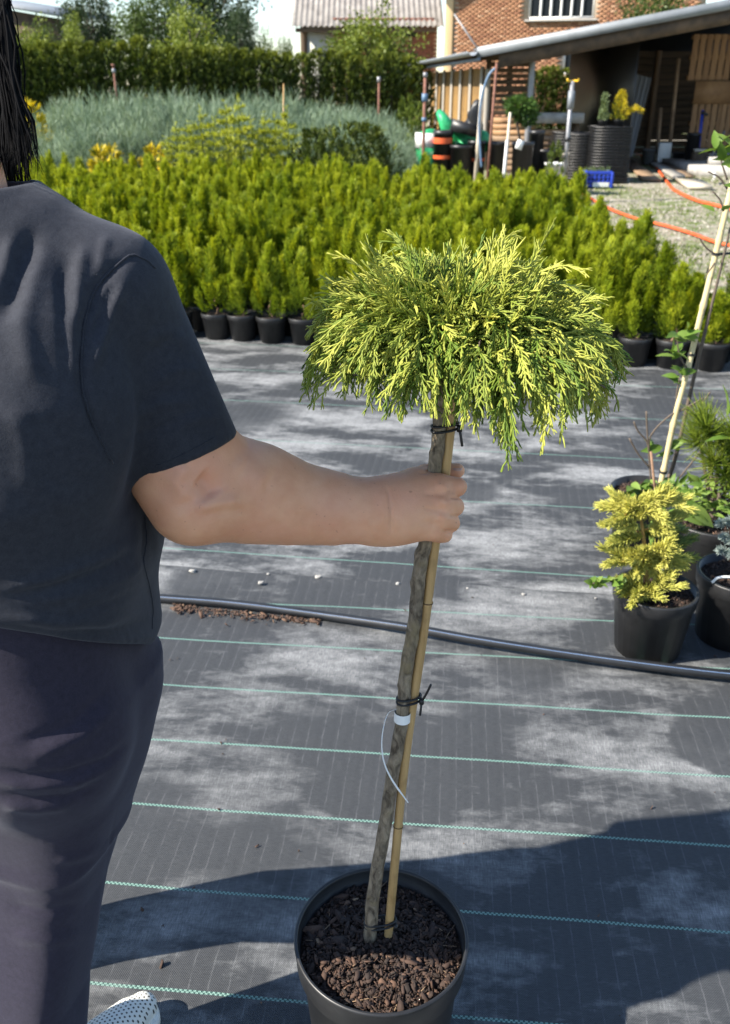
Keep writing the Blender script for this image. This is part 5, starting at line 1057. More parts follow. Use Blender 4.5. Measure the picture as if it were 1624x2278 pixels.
# ------------------------------------------------------------------ irrigation pipe, seam pins, crumbs
pp_ = [Pz(x_, y_, .022) for x_, y_ in ((-500, 1285), (0, 1305), (365, 1331), (520, 1343), (700, 1366), (900, 1401), (1050, 1428), (1200, 1452), (1350, 1474), (1500, 1494), (1624, 1508), (1900, 1536), (2400, 1580))]
for k, q in enumerate(pp_): q[2] = .021 + .010 * (k > 4)
mb = MB(); mb.tube(catmull(pp_, 10), .0138, 20); pipe = solo('irrigation_pipe', mb.mesh('irrigation_pipe', var_mat('pe_pipe', (.009, .010, .012), (.018, .019, .022), 14, .45, bump=.05)), 'black irrigation pipe lying across the ground cloth', 'pipe')
st_p = catmull(pp_, 10) + np.array((0, -.0085, .0102)); mb = MB(); mb.tube(st_p, .0012, 6); part('blue_highlight', mb.mesh('blue_highlight', var_mat('pipe_highlight', (.10, .16, .28), (.14, .21, .34), 10, .4)), pipe)  # blue highlight along the pipe, put in as a thin coloured strip
r2 = np.random.default_rng(50); n = 420; px = 385 + 330 * r2.uniform(0, 1, n) ** 1.4; py = 1341 + (px - 365) * .108 + np.abs(r2.normal(0, 9, n)) * np.interp(px, [385, 480, 720], [.9, 1.1, .5]); cc = np.array([Pz(a, b, .012) for a, b in zip(px, py)]); V, Q, T_, A = chips((0, 0), 1e-4, n, 0, .0085, 51, 0, 1.0, (.45, 1.0)); V = V.reshape(n, 12, 3); V = V - V.mean(1, keepdims=True) + cc[:, None]
solo('bark_crumbs', MB().add(V.reshape(-1, 3), Q, T_, A).mesh('bark_crumbs', M['mulch']), 'orange brown bark crumbs swept along the pipe', None, None, 'stuff')
n = 90; px = r2.uniform(250, 1620, n); py = r2.uniform(800, 2270, n); cc = np.array([Pz(a, b, .010) for a, b in zip(px, py)]); V, Q, T_, A = chips((0, 0), 1e-4, n, 0, .0055, 52, 0, 1.0, (.2, 1.1)); V = V.reshape(n, 12, 3); V = V - V.mean(1, keepdims=True) + cc[:, None]
solo('crumbs', MB().add(V.reshape(-1, 3), Q, T_, A).mesh('crumbs', M['mulch']), 'scattered crumbs and specks on the ground cloth', None, None, 'stuff')
pin = None
for k, (px, py) in enumerate(((430, 1271), (597, 1277), (708, 1283), (885, 1299), (1040, 1309), (1165, 1322), (1325, 1331), (580, 1297))):
    c = Pz(px, py, .012); o = lump('pebble', 'pale pebble weighing the seam of the ground cloth' if k < 7 else 'small yellowish pebble just in front of the cloth seam', 'pebble', (c[0], c[1], .013), tuple(np.array((.019, .013, .009)) * (1.2, .5, 1.1, .8, .45, .6, .4)[k]) if k < 7 else (.016, .013, .009), M['concrete'], 60 + k, .3, 10)
    o['group'] = 'pebbles on the seam'

# ------------------------------------------------------------------ the person: implicit surfaces turned into one continuous skin, shirt and leggings
def cone_chain(p, pts, rs, k=0.0):
    d = None
    for (a, b, ra, rb) in zip(pts[:-1], pts[1:], rs[:-1], rs[1:]):
        a, b = np.asarray(a, np.float32), np.asarray(b, np.float32); ba = b - a; pa = p - a
        h = np.clip(pa @ ba / max(float(ba @ ba), 1e-9), 0, 1); q = np.linalg.norm(pa - h[:, None] * ba, axis=1) - (ra + (rb - ra) * h)
        d = q if d is None else (smin(d, q, k) if k else np.minimum(d, q))
    return d
def smin(a, b, k):
    h = np.clip(.5 + .5 * (b - a) / k, 0, 1); return b + (a - b) * h - k * h * (1 - h)
def smax(a, b, k): return -smin(-a, -b, k)
def ell(p, c, r_, rot=None):
    q = p - np.asarray(c, np.float32)
    if rot is not None: q = q @ np.asarray(rot, np.float32)
    r_ = np.asarray(r_, np.float32); k0 = np.linalg.norm(q / r_, axis=1); k1 = np.linalg.norm(q / (r_ * r_), axis=1); return k0 * (k0 - 1) / np.maximum(k1, 1e-6)
def nets(f, lo, hi, h):
    """surface nets on a sparse grid"""
    lo = np.asarray(lo, float); s = 6; nc = np.ceil((np.asarray(hi) - lo) / h / s).astype(int) + 1; n = nc * s
    ci = np.stack(np.meshgrid(*[np.arange(k) for k in nc], indexing='ij'), -1).reshape(-1, 3); cv = f((lo + (ci + .5) * s * h - .5 * h).astype(np.float32)).reshape(nc)
    nr = np.abs(cv) < s * h * 1.6; rep = lambda a: a.repeat(s, 0).repeat(s, 1).repeat(s, 2)
    D = rep(cv).astype(np.float32); m = rep(nr); idx = np.argwhere(m); D[m] = f((lo + idx * h).astype(np.float32))
    ins = D < 0; sl = lambda a, o: a[o[0]:n[0] - 1 + o[0], o[1]:n[1] - 1 + o[1], o[2]:n[2] - 1 + o[2]]
    offs = [(i, j, k) for i in (0, 1) for j in (0, 1) for k in (0, 1)]; cnt = sum(sl(ins, o).astype(np.int8) for o in offs); act = (cnt > 0) & (cnt < 8); ai = np.argwhere(act)
    val = {o: D[ai[:, 0] + o[0], ai[:, 1] + o[1], ai[:, 2] + o[2]] for o in offs}; acc = np.zeros((len(ai), 3)); num = np.zeros(len(ai))
    for o in offs:
        for ax in range(3):
            if o[ax]: continue
            o2 = list(o); o2[ax] = 1; o2 = tuple(o2); a, b = val[o], val[o2]; x = (a < 0) != (b < 0); t = np.where(x, a / np.where(x, a - b, 1), 0); pt = np.tile(np.array(o, float), (len(ai), 1)); pt[:, ax] = t; acc += pt * x[:, None]; num += x
    V = lo + (ai + acc / num[:, None]) * h; ix = np.full(n, -1, np.int64); ix[tuple(ai.T)] = np.arange(len(ai)); quads = []
    for ax in range(3):
        o = [0, 0, 0]; o[ax] = 1; u, w = [(1, 2), (2, 0), (0, 1)][ax]
        A_ = ins[:n[0] - o[0], :n[1] - o[1], :n[2] - o[2]]; B_ = ins[o[0]:, o[1]:, o[2]:]; e = np.argwhere(A_ != B_); e = e[(e[:, u] > 0) & (e[:, w] > 0)]
        du = np.zeros(3, int); du[u] = 1; dw = np.zeros(3, int); dw[w] = 1; g_ = lambda q: ix[q[:, 0], q[:, 1], q[:, 2]]
        q = np.stack([g_(e - du - dw), g_(e - dw), g_(e), g_(e - du)], 1); fl = ins[tuple(e.T)]; q = np.where(fl[:, None], q, q[:, ::-1]); quads.append(q[(q >= 0).all(1)])
    return V, np.concatenate(quads)
def vnorm(V, Q):
    fn = np.cross(V[Q[:, 2]] - V[Q[:, 0]], V[Q[:, 3]] - V[Q[:, 1]]); vn = np.zeros_like(V)
    for k in range(4): np.add.at(vn, Q[:, k], fn)
    return nrm(vn)
def seg_dist(q, pts):
    """distance of points to a polyline in the picture, and the position along it"""
    best = np.full(len(q), 1e9); at_ = np.zeros(len(q)); pts = np.asarray(pts, float); m = len(pts) - 1
    for i in range(m):
        a, b = pts[i], pts[i + 1]; ba = b - a; h = np.clip((q - a) @ ba / (ba @ ba), 0, 1); d = np.linalg.norm(q - a - h[:, None] * ba, axis=1); u = d < best; best[u] = d[u]; at_[u] = (i + h[u]) / m
    return best, at_
def folds(V, Q, specs):
    """push the surface out (or in) along soft folds of the cloth; specs: line, height in m, half width in px"""
    vn = vnorm(V, Q); q = proj(V); view = nrm(V - CAM); fac = np.clip(-(vn * view).sum(1) * 2.2 + .1, 0, 1); off = np.zeros(len(V))
    for line, h_, w_ in specs:
        lo = np.min(line, 0) - 4 * w_; hi = np.max(line, 0) + 4 * w_; s_ = np.where(((q > lo) & (q < hi)).all(1))[0]
        if len(s_) == 0: continue
        d, t = seg_dist(q[s_], line); off[s_] += h_ * np.exp(-(d / w_) ** 2) * np.clip(np.sin(np.clip(t, .02, .98) * math.pi) * 1.8, 0, 1)
    return V + vn * (off * fac)[:, None]
def relax(V, Q, n):
    for _ in range(n):
        s = np.zeros_like(V); c = np.zeros(len(V))
        for a, b in ((0, 1), (1, 2), (2, 3), (3, 0)): np.add.at(s, Q[:, a], V[Q[:, b]]); np.add.at(s, Q[:, b], V[Q[:, a]]); np.add.at(c, Q[:, a], 1); np.add.at(c, Q[:, b], 1)
        V = V * .5 + s / np.maximum(c, 1)[:, None] * .5
    return V
def wrinkle(V, Q, amp, scales, seed):
    r2 = np.random.default_rng(seed); vn = vnorm(V, Q); o = np.zeros(len(V))
    for s_ in scales:
        for _ in range(5): k = nrm(r2.normal(size=3)) * s_; o += np.sin(V @ k + 1.5 * np.sin(V @ (nrm(r2.normal(size=3)) * s_ * .6)) + r2.uniform(0, 6)) / s_
    return V + vn * (o / np.abs(o).max() * amp)[:, None]

PSI = R(7); RV = np.array((math.cos(PSI), -math.sin(PSI), 0), np.float32); FV = np.array((math.sin(PSI), math.cos(PSI), 0), np.float32)   # the body's right and front
def loft(p, tab, e=3.0):
    tab = np.asarray(tab, float); z = p[:, 2]; cx, cy, a, b = [np.interp(z, tab[:, 0], tab[:, k]).astype(np.float32) for k in (1, 2, 3, 4)]
    q = np.stack([p[:, 0] - cx, p[:, 1] - cy], 1); x = np.abs(q @ RV[:2]) / a; y = np.abs(q @ FV[:2]) / b; k = (x ** e + y ** e) ** (1 / e)
    d = (k - 1) * np.minimum(a, b) * .92
    return np.maximum(d, np.maximum(tab[0, 0] - z, z - tab[-1, 0]).astype(np.float32))
pts_arm = [P(290, 745, .985), P(398, 985, 1.055), P(452, 1082, 1.085), P(545, 1105, 1.115), P(640, 1117, 1.135), P(740, 1131, 1.150), P(815, 1139, 1.157), P(866, 1138, 1.160)]
rad_arm = [.058, .0625, .0600, .0575, .0545, .0475, .0405, .0355]
sh = np.array((-.275, .955, 1.303))
torso = [(.70, -.490, 1.0, .200, .165), (.80, -.485, 1.0, .205, .172), (.90, -.476, 1.0, .197, .165), (1.0, -.462, .985, .188, .165), (1.12, -.452, .965, .188, .182), (1.22, -.440, .965, .186, .168), (1.30, -.432, .972, .162, .128), (1.36, -.425, .975, .110, .088), (1.41, -.42, .97, .072, .066), (1.45, -.42, .97, .066, .062)]
neck = np.array((-.422, .965, 1.40))
slv_end = P(400, 1015, 1.06)
def shirt_f(p):
    d = loft(p, torso)
    d = smin(d, cone_chain(p, [neck - (0, 0, .045), np.array((-.335, .955, 1.345)), sh], [.062, .056, .064]), .05)
    d = smin(d, cone_chain(p, [neck - (0, 0, .045), np.array((-.53, 1.02, 1.325)), np.array((-.605, 1.06, 1.265))], [.062, .056, .064]), .05)
    d = smin(d, ell(p, (-.345, .885, 1.20), (.10, .055, .12)), .05); d = smin(d, ell(p, (-.51, .93, 1.20), (.10, .06, .12)), .05)      # shoulder blades
    slv = cone_chain(p, [sh + (.004, 0, 0), np.array(pts_arm[0]), np.array(pts_arm[1]) + (0, 0, -.01)], [.066, .0650, .0705]); cut = (p - A_cut) @ n_cut
    slv = smax(slv, cut, .004)
    slv2 = cone_chain(p, [np.array((-.605, 1.06, 1.265)), np.array((-.66, 1.09, 1.08))], [.066, .07]); slv2 = np.maximum(slv2, 1.10 - p[:, 2])
    d = smin(d, slv, .022); d = smin(d, slv2, .022)
    roll = .012 * np.exp(-((p[:, 2] - .985) / .05) ** 2); d = d - roll
    hem = (.83 + .66 * np.clip(1.0 - p[:, 1], 0, .2) + .22 * np.clip(-.27 - p[:, 0], 0, .3)) - p[:, 2]; d = smax(d, hem, .006)
    nk = np.linalg.norm(p - (neck + np.array((.01, .002, .062))), axis=1) - .090; d = smax(d, -nk, .006)
    return d
A_cut = P(515, 965, 1.09); B_cut = P(285, 1072, 1.02); dv = nrm(CF + .30 * CU); n_cut = nrm(np.cross(B_cut - A_cut, dv)).astype(np.float32)
if n_cut[2] > 0: n_cut = -n_cut
A_cut = A_cut.astype(np.float32)
V, Q = nets(shirt_f, (-.80, .74, .78), (-.08, 1.26, 1.46), .0036)
fold_specs = [([(292, 566), (250, 600), (214, 640), (190, 715), (182, 800), (186, 880), (215, 965), (250, 1030)], -.010, 9),        # armhole seam sinks in
              ([(285, 610), (250, 690), (222, 765), (205, 830)], .0075, 10), ([(258, 620), (225, 700), (205, 770)], -.006, 8),
              ([(240, 520), (228, 560), (222, 600)], .0055, 8), ([(190, 540), (178, 600), (172, 660), (170, 715)], .0075, 12), ([(150, 560), (140, 640), (150, 740), (160, 850)], -.007, 14), ([(155, 690), (158, 760), (165, 840)], .0075, 10),
              ([(75, 500), (60, 580), (30, 660), (-10, 720)], -.009, 22), ([(30, 520), (10, 600), (-20, 670)], .008, 16), ([(110, 520), (70, 620), (50, 720), (60, 800), (90, 860)], .006, 24),
              ([(330, 860), (400, 820), (450, 830)], .004, 10), ([(290, 930), (350, 900), (440, 890)], .004, 12), ([(270, 980), (330, 960), (430, 930)], -.003, 9), ([(380, 950), (440, 930), (490, 930)], .004, 9), ([(320, 760), (370, 740), (420, 760)], .003, 12),
              ([(0, 1330), (120, 1305), (230, 1265), (310, 1225)], -.008, 9), ([(0, 1312), (110, 1288), (220, 1245), (300, 1205)], .008, 12), ([(60, 1345), (180, 1320), (290, 1280), (330, 1240)], .006, 9), ([(150, 1370), (250, 1340), (330, 1300)], -.006, 9),
              ([(0, 1368), (120, 1385), (230, 1385), (330, 1350)], .008, 11), ([(0, 1392), (140, 1408), (250, 1405), (340, 1380)], -.007, 8), ([(80, 1400), (200, 1425), (300, 1425), (360, 1408)], .009, 12), ([(180, 1440), (280, 1450), (350, 1440)], -.006, 8),
              ([(318, 1130), (322, 1190), (318, 1250), (330, 1310), (340, 1370)], -.004, 6), ([(300, 1140), (300, 1200), (290, 1260)], .004, 10), ([(345, 1180), (352, 1240), (350, 1300)], .004, 8),
              ([(330, 1080), (300, 1130), (260, 1180)], .004, 14), ([(40, 1060), (100, 1100), (200, 1130)], .003, 22), ([(30, 900), (60, 1000), (60, 1090)], .004, 26),
              ([(362, 1405), (372, 1415), (366, 1428)], .010, 10)]
hem_px = [(285 + (515 - 285) * t, 1072 + (965 - 1072) * t - 16 + 12 * math.sin(t * math.pi)) for t in np.linspace(0, 1, 7)]
fold_specs.append((hem_px, -.0016, 2.2))
fold_specs = [(l_, h_ * (.55 if np.mean([q_[1] for q_ in l_]) > 1050 else .72), w_) for l_, h_, w_ in fold_specs]
V = relax(folds(V, Q, fold_specs), Q, 3); V = wrinkle(V, Q, .0008, (30, 60), 4)
person = thing('person', 'person in dark t-shirt and leggings seen from behind, holding the tree by its stem', 'person', (-.55, 1.03, .006))
def fabric(name, c0, c1, weave, sheen):
    g = N(name); p_ = g.geo(); f = g.noise(p_, 700, 4, .7); f2 = g.noise(p_, 120, 5, .6); f3 = g.noise(p_, 9, 4)
    c = g.mix(g.rmap(g.math('ADD', g.math('MULTIPLY', f, .6), g.math('MULTIPLY', f2, .4)), .35, .65), c0, c1); g.base(g.mix(g.math('MULTIPLY', f3, .25), c, c0), .85, .25)
    g.b.inputs['Sheen Weight'].default_value = sheen; g.b.inputs['Sheen Roughness'].default_value = .45; g.b.inputs['Sheen Tint'].default_value = (.75, .78, .9, 1)
    g.bump(g.math('ADD', g.math('MULTIPLY', f, .5), f2), .35, weave); return g.m
M['shirt'] = fabric('shirt', (.015, .0165, .024), (.034, .037, .048), .0014, .10); M['leggings'] = fabric('leggings', (.0145, .0125, .023), (.031, .0265, .045), .0008, .12)
shirt = part('shirt', mesh('shirt', V, Q, None, M['shirt'], True), person)
def drape_line(line, V, Q, lift):
    """lay a thin seam on the surface under a picture line"""
    q = proj(V); vn = vnorm(V, Q); face = (vn * nrm(V - CAM)).sum(1) < -.05; qi, Vi, ni = q[face], V[face], vn[face]; out = []
    for c in line:
        d = np.linalg.norm(qi - c, axis=1); k = np.argsort(d)[:6]; w = 1 / (d[k] + .5); out.append((Vi[k] * w[:, None]).sum(0) / w.sum() + nrm(ni[k].mean(0)) * lift)
    return np.array(out)
ln = catmull([(347, 597), (322, 578), (292, 568), (262, 588), (232, 618), (208, 650), (192, 700), (184, 760), (182, 840), (194, 905), (218, 965), (250, 1030)], 6)[:, :2]
part('sleeve_seam', MB().tube(drape_line(ln, V, Q, .0004), .0011, 6).mesh('sleeve_seam', M['shirt'], True), shirt)
part('hem_stitch', MB().tube(drape_line(catmull(hem_px[1:-1], 8)[:, :2], V, Q, .0002), .0006, 5).mesh('hem_stitch', M['shirt'], True), shirt)
part('side_seam', MB().tube(drape_line(catmull([(322, 1150), (326, 1200), (320, 1250), (332, 1300), (340, 1350), (338, 1400)], 8)[:, :2], V, Q, .0003), .0009, 5).mesh('side_seam', M['shirt'], True), shirt)

# leggings
legR = [(-.522, .918, .05), (-.505, .94, .25), (-.470, .965, .44), (-.432, .985, .62), (-.425, 1.0, .74)]; rR = [.064, .074, .083, .103, .122]
legL = [(-.74, 1.16, .05), (-.735, 1.165, .25), (-.71, 1.155, .44), (-.625, 1.10, .62), (-.565, 1.06, .74)]; rL = [.068, .074, .083, .103, .122]
pel = [(.56, -.475, 1.0, .10, .09), (.64, -.487, 1.005, .150, .125), (.72, -.492, 1.01, .182, .15), (.80, -.488, .995, .190, .160), (.90, -.478, .99, .184, .158), (1.0, -.463, .985, .175, .15)]
LA = R(16); LRV = np.array((math.cos(LA), -math.sin(LA)), np.float32); LFV = np.array((math.sin(LA), math.cos(LA)), np.float32)
def box_leg(p, pts, rs, e=3.4):
    """a trouser leg: flat at the back, rounded at the sides"""
    t = np.asarray(pts, float); z = p[:, 2]; cx, cy, r_ = [np.interp(z, t[:, 2], v).astype(np.float32) for v in (t[:, 0], t[:, 1], np.asarray(rs))]
    q = np.stack([p[:, 0] - cx, p[:, 1] - cy], 1); d = (np.abs(q @ LRV) ** e + np.abs(q @ LFV * .97) ** e) ** (1 / e) - r_ * .95
    return np.maximum(d, np.maximum(t[0, 2] - .02 - z, z - t[-1, 2] - .03).astype(np.float32))
def leg_f(p):
    d = smin(box_leg(p, legR, rR), cone_chain(p, legL, rL), .02); d = smin(d, loft(p, pel), .06)
    d = smin(d, ell(p, (-.418, .905, .775), (.118, .088, .135)), .03); d = smin(d, ell(p, (-.575, .955, .775), (.118, .088, .135)), .03)
    return np.maximum(d, .045 - p[:, 2])
V, Q = nets(leg_f, (-.86, .76, .02), (-.24, 1.28, 1.02), .0048)
V = folds(V, Q, [([(-20, 1712), (60, 1728), (150, 1722), (240, 1690), (300, 1640)], -.004, 9), ([(-20, 1735), (70, 1752), (170, 1742), (260, 1700)], .0035, 9), ([(-10, 1765), (70, 1778), (150, 1772), (220, 1745)], -.003, 8), ([(0, 1790), (80, 1800), (160, 1790)], .004, 12),
                 ([(60, 1690), (180, 1640), (270, 1560)], .004, 14), ([(30, 1660), (150, 1620), (260, 1520)], -.003, 12), ([(120, 1920), (200, 1900), (240, 1870)], .003, 12), ([(10, 2010), (100, 2030), (200, 2010)], -.003, 14), ([(20, 2080), (110, 2095), (210, 2075)], .003, 16), ([(262, 1780), (240, 1900), (222, 2050), (205, 2200)], -.0015, 3)])
V = wrinkle(V, Q, .0012, (30, 60), 9)
part('leggings', mesh('leggings', V, Q, None, M['leggings'], True), person)

# skin: arm and gripping hand, other arm, neck and head
WR = P(866, 1138, 1.160)
mc = [P(978, 1082, 1.157), P(988, 1117, 1.153), P(984, 1150, 1.155), P(966, 1179, 1.161)]
pip = [P(1017, 1083, 1.163), P(1011, 1127, 1.162), P(1003, 1164, 1.165), P(989, 1190, 1.168)]
dip = [P(1008, 1091, 1.207), P(1001, 1132, 1.207), P(992, 1168, 1.206), P(978, 1193, 1.204)]
tipf = [P(968, 1097, 1.212), P(961, 1136, 1.212), P(956, 1170, 1.210), P(948, 1193, 1.208)]
rf = [(.0150, .0128, .0112, .0098), (.0152, .0128, .0112, .0098), (.0146, .0120, .0106, .0092), (.0132, .0102, .0092, .0082)]
def arm_f(p):
    arm = cone_chain(p, pts_arm, rad_arm)
    arm = smin(arm, cone_chain(p, [P(376, 1060, 1.05), P(420, 1120, 1.06)], [.036, .040]), .05)          # point of the elbow
    arm = smin(arm, cone_chain(p, [P(470, 1050, 1.10), P(560, 1075, 1.115)], [.045, .046]), .04)            # forearm muscle
    palm = None
    for k in range(4):
        c = cone_chain(p, [WR + (mc[k] - WR) * .05 + np.array((0, 0, (.010, .004, -.004, -.011)[k])), mc[k]], [.027, rf[k][0]]); palm = c if palm is None else smin(palm, c, .012)
    palm = smin(palm, cone_chain(p, [P(890, 1108, 1.168), P(925, 1075, 1.176), P(950, 1062, 1.190)], [.024, .0215, .0165]), .022)   # ball of the thumb
    d = smin(arm, palm, .035)
    fg = None
    for k in range(4):
        c = cone_chain(p, [mc[k], pip[k], dip[k], tipf[k]], rf[k]); fg = c if fg is None else smin(fg, c, .0022)
    th = cone_chain(p, [P(945, 1060, 1.196), P(968, 1052, 1.212), P(996, 1049, 1.216), P(1017, 1047, 1.212)], [.0150, .0125, .0118, .0102])
    d = smin(d, fg, .0075); d = smin(d, th, .008); return d
V1, Q1 = nets(arm_f, (-.36, .86, .92), (.135, 1.19, 1.26), .0021)
V1 = folds(V1, Q1, [([(860, 1078), (866, 1110), (871, 1150), (868, 1195)], -.0022, 3.2), ([(872, 1085), (879, 1120), (882, 1160)], -.0007, 2.0), ([(880, 1090), (888, 1130), (888, 1170)], -.0006, 2.0), ([(849, 1085), (852, 1130), (852, 1180)], .0012, 9),
                    ([(440, 1060), (465, 1080), (480, 1105)], -.0095, 24), ([(415, 1030), (395, 1070), (415, 1120)], .0050, 20), ([(430, 1132), (480, 1120), (540, 1112)], .0045, 13), ([(520, 1020), (560, 1050), (600, 1075)], .0035, 30), ([(430, 1150), (500, 1140), (560, 1135)], -.0012, 10), ([(350, 1110), (390, 1140), (430, 1160)], .0020, 20),
                    ([(1000, 1106), (1020, 1107), (1034, 1107)], -.0030, 3), ([(998, 1148), (1016, 1148), (1030, 1148)], -.0030, 3), ([(985, 1183), (1004, 1182), (1018, 1180)], -.0026, 3),
                    ([(965, 1080), (985, 1082), (995, 1090)], .0026, 9), ([(975, 1112), (990, 1118), (998, 1125)], .0026, 9), ([(975, 1146), (986, 1150), (994, 1156)], .0022, 8), ([(940, 1098), (965, 1100), (985, 1100)], -.0014, 6), ([(940, 1130), (965, 1134), (985, 1135)], -.0014, 6), ([(938, 1160), (960, 1164), (978, 1166)], -.0012, 6), ([(1006, 1072), (1010, 1085), (1008, 1098)], -.0008, 2.2), ([(1003, 1115), (1006, 1128), (1004, 1140)], -.0008, 2.2), ([(930, 1050), (945, 1052), (955, 1050)], -.0020, 3)])
w_ = np.clip((850 - proj(V1)[:, 0]) / 60, 0, 1)[:, None]; V1 = V1 * (1 - w_) + relax(V1, Q1, 2) * w_
hc = np.array((-.500, 1.09, 1.50))
def head_f(p):
    d = ell(p, hc + (0, 0, .03), (.077, .093, .098)); d = smin(d, ell(p, hc + .035 * FV + np.array((0, 0, -.045)), (.058, .068, .07)), .03)
    d = smin(d, cone_chain(p, [np.array((-.425, .968, 1.32)), np.array((-.428, .968, 1.42)), np.array((-.475, 1.06, 1.47))], [.066, .060, .058]), .03)
    d = smin(d, cone_chain(p, [hc + .088 * FV + np.array((0, 0, .01)), hc + .108 * FV + np.array((0, 0, -.025))], [.010, .014]), .015)      # nose
    d = smin(d, ell(p, hc + .092 * FV + np.array((0, 0, -.062)), (.024, .012, .010)), .008)                                              # lips
    for s in (-1, 1):
        d = smin(d, ell(p, hc + s * .076 * RV + np.array((0, 0, -.005)), (.012, .018, .030)), .008); d = smax(d, -ell(p, hc + .098 * FV + s * .032 * RV + np.array((0, 0, .018)), (.014, .012, .009)), .010)
    a2 = cone_chain(p, [np.array((-.63, 1.07, 1.22)), np.array((-.675, 1.08, 1.05)), np.array((-.68, 1.10, .86)), np.array((-.68, 1.11, .80))], [.056, .052, .036, .032]); return np.minimum(d, a2)
V2, Q2 = nets(head_f, (-.80, .84, .74), (-.33, 1.32, 1.72), .0055)
r2 = np.random.default_rng(70); lh = np.array((-.68, 1.11, .79)); mb = MB().add(V1, Q1).add(V2, Q2)
def left_hand(p):
    d = ell(p, lh + (0, .005, -.04), (.020, .040, .048))
    for k in range(4): b = lh + np.array((.004, -.026 + k * .018, -.075)); d = smin(d, cone_chain(p, [b, b + (.006, 0, -.035), b + (.022, 0, -.06)], [.0095, .0088, .0075]), .005)
    b = lh + np.array((.012, -.03, -.03)); d = smin(d, cone_chain(p, [b, b + (.02, -.02, -.03), b + (.03, -.02, -.055)], [.012, .010, .008]), .008); return smin(d, cone_chain(p, [lh + (0, -.01, .03), lh + (0, 0, -.02)], [.03, .026]), .02)
V3, Q3 = nets(left_hand, lh - (.08, .09, .16), lh + (.08, .09, .05), .003); mb.add(V3, Q3)
g = N('skin'); p_ = g.geo(); f = g.noise(p_, 28, 5); f2 = g.noise(p_, 420, 4, .7); f3 = g.noise(p_, 75, 3); f4 = g.noise(p_, 9, 3)
c = g.mix(g.rmap(f, .3, .7), (.66, .315, .175), (.76, .41, .25)); c = g.mix(g.rmap(f4, .45, .7, 0, .5), c, (.68, .31, .21)); c = g.mix(g.rmap(g.noise(p_, 150, 2), .70, .75, 0, .5), c, (.33, .14, .08)); g.base(c, .52, .4)
g.b.inputs['Subsurface Weight'].default_value = .18; g.b.inputs['Subsurface Radius'].default_value = (1.0, .35, .2); g.b.inputs['Subsurface Scale'].default_value = .006
g.bump(g.math('ADD', f2, g.math('MULTIPLY', f3, .5)), .35, .0016); M['skin'] = g.m
body = part('body', mb.mesh('body', M['skin'], True), person)
# thumb nail
nl = P(1018, 1043, 1.203); mb = MB(); V, Q = lathe([(.0001, .0012), (.003, .001), (.0046, .0002), (.0048, -.0006)], 14); Rn = frame_to(nrm(CU * .8 - CF * .6), (1, 0, 0)); mb.add((V * (1, 1.25, 1)) @ Rn.T + nl, Q); part('nail', mb.mesh('nail', N('nail').base((.62, .38, .30), .3), True), body)
for s in (-1, 1):
    V, Q = lathe([(.0115 * math.sin(t), .0115 * math.cos(t)) for t in np.linspace(.01, math.pi - .01, 10)], 14); part('eye', mesh('eye', V + (hc + .084 * FV + s * .032 * RV + np.array((0, 0, .018))), Q, None, N('eye').base((.35, .33, .31), .2), True), body)

# hair: a dense cap and hanging strands
def hair_f(p):
    d = ell(p, hc + np.array((0, -.006, .035)) - .012 * FV, (.092, .105, .108)); d = smin(d, cone_chain(p, [hc - .05 * FV + np.array((0, 0, .0)), hc - .052 * FV + np.array((.0, 0, -.085))], [.072, .050]), .03)
    d = smin(d, cone_chain(p, [hc + .058 * RV + np.array((0, -.01, .0)), hc + .076 * RV + np.array((0, -.015, -.07)), hc + .084 * RV + np.array((.004, -.01, -.10))], [.040, .026, .012]), .02); d = smin(d, cone_chain(p, [hc - .058 * RV, hc - .078 * RV + np.array((0, -.01, -.09))], [.040, .018]), .02)
    return smax(d, -ell(p, hc + .085 * FV + np.array((0, 0, -.02)), (.062, .07, .095)), .01)
V, Q = nets(hair_f, hc - (.15, .17, .20), hc + (.15, .15, .17), .005); V = wrinkle(V, Q, .003, (130, 220), 5)
g = N('hair'); p_ = g.geo(); g.base(g.mix(g.noise(g.scale(p_, (1, 1, .08)), 900, 3), (.0022, .0022, .0026), (.006, .006, .007)), .75, .06); M['hair'] = g.m
ph = []; 
for k in range(620):
    side = r2.uniform(-1.0, 1.0); a = (side * 1.15 + math.pi) if k % 3 else r2.uniform(-1.5, -.55) - 0     # round the back, and more at the right side
    if k % 3 == 0: dirn = math.cos(a + math.pi / 2) * RV * 0 + nrm(RV * r2.uniform(.75, 1.1) - FV * r2.uniform(-.35, .55))
    else: dirn = nrm(-FV * math.cos(side * 1.3) + RV * math.sin(side * 1.3))
    r0 = np.array((.084, .098))[0 if k % 3 == 0 else 1] * r2.uniform(.9, 1.05); z0_ = r2.uniform(-.03, .09); L_ = r2.uniform(.075, .135) + z0_ + .02; out = r2.uniform(.006, .040) if k % 3 == 0 else r2.uniform(-.01, .012); curl = r2.uniform(-.022, .022); s = np.linspace(0, 1, 9); base_ = hc + dirn * r0 * math.sqrt(max(.2, 1 - (max(z0_ - .03, 0) / .12) ** 2)) + np.array((0, 0, z0_)); tg = np.cross((0, 0, 1), dirn)
    ph.append(base_ + np.outer(np.sin(s * 2.2) * out - (s ** 3) * .010 * r2.uniform(-.4, 1.4), dirn) + np.outer(-s * L_, (0, 0, 1.0)) + np.outer(curl * s ** 2 + .004 * np.sin(s * 6 + k), tg))
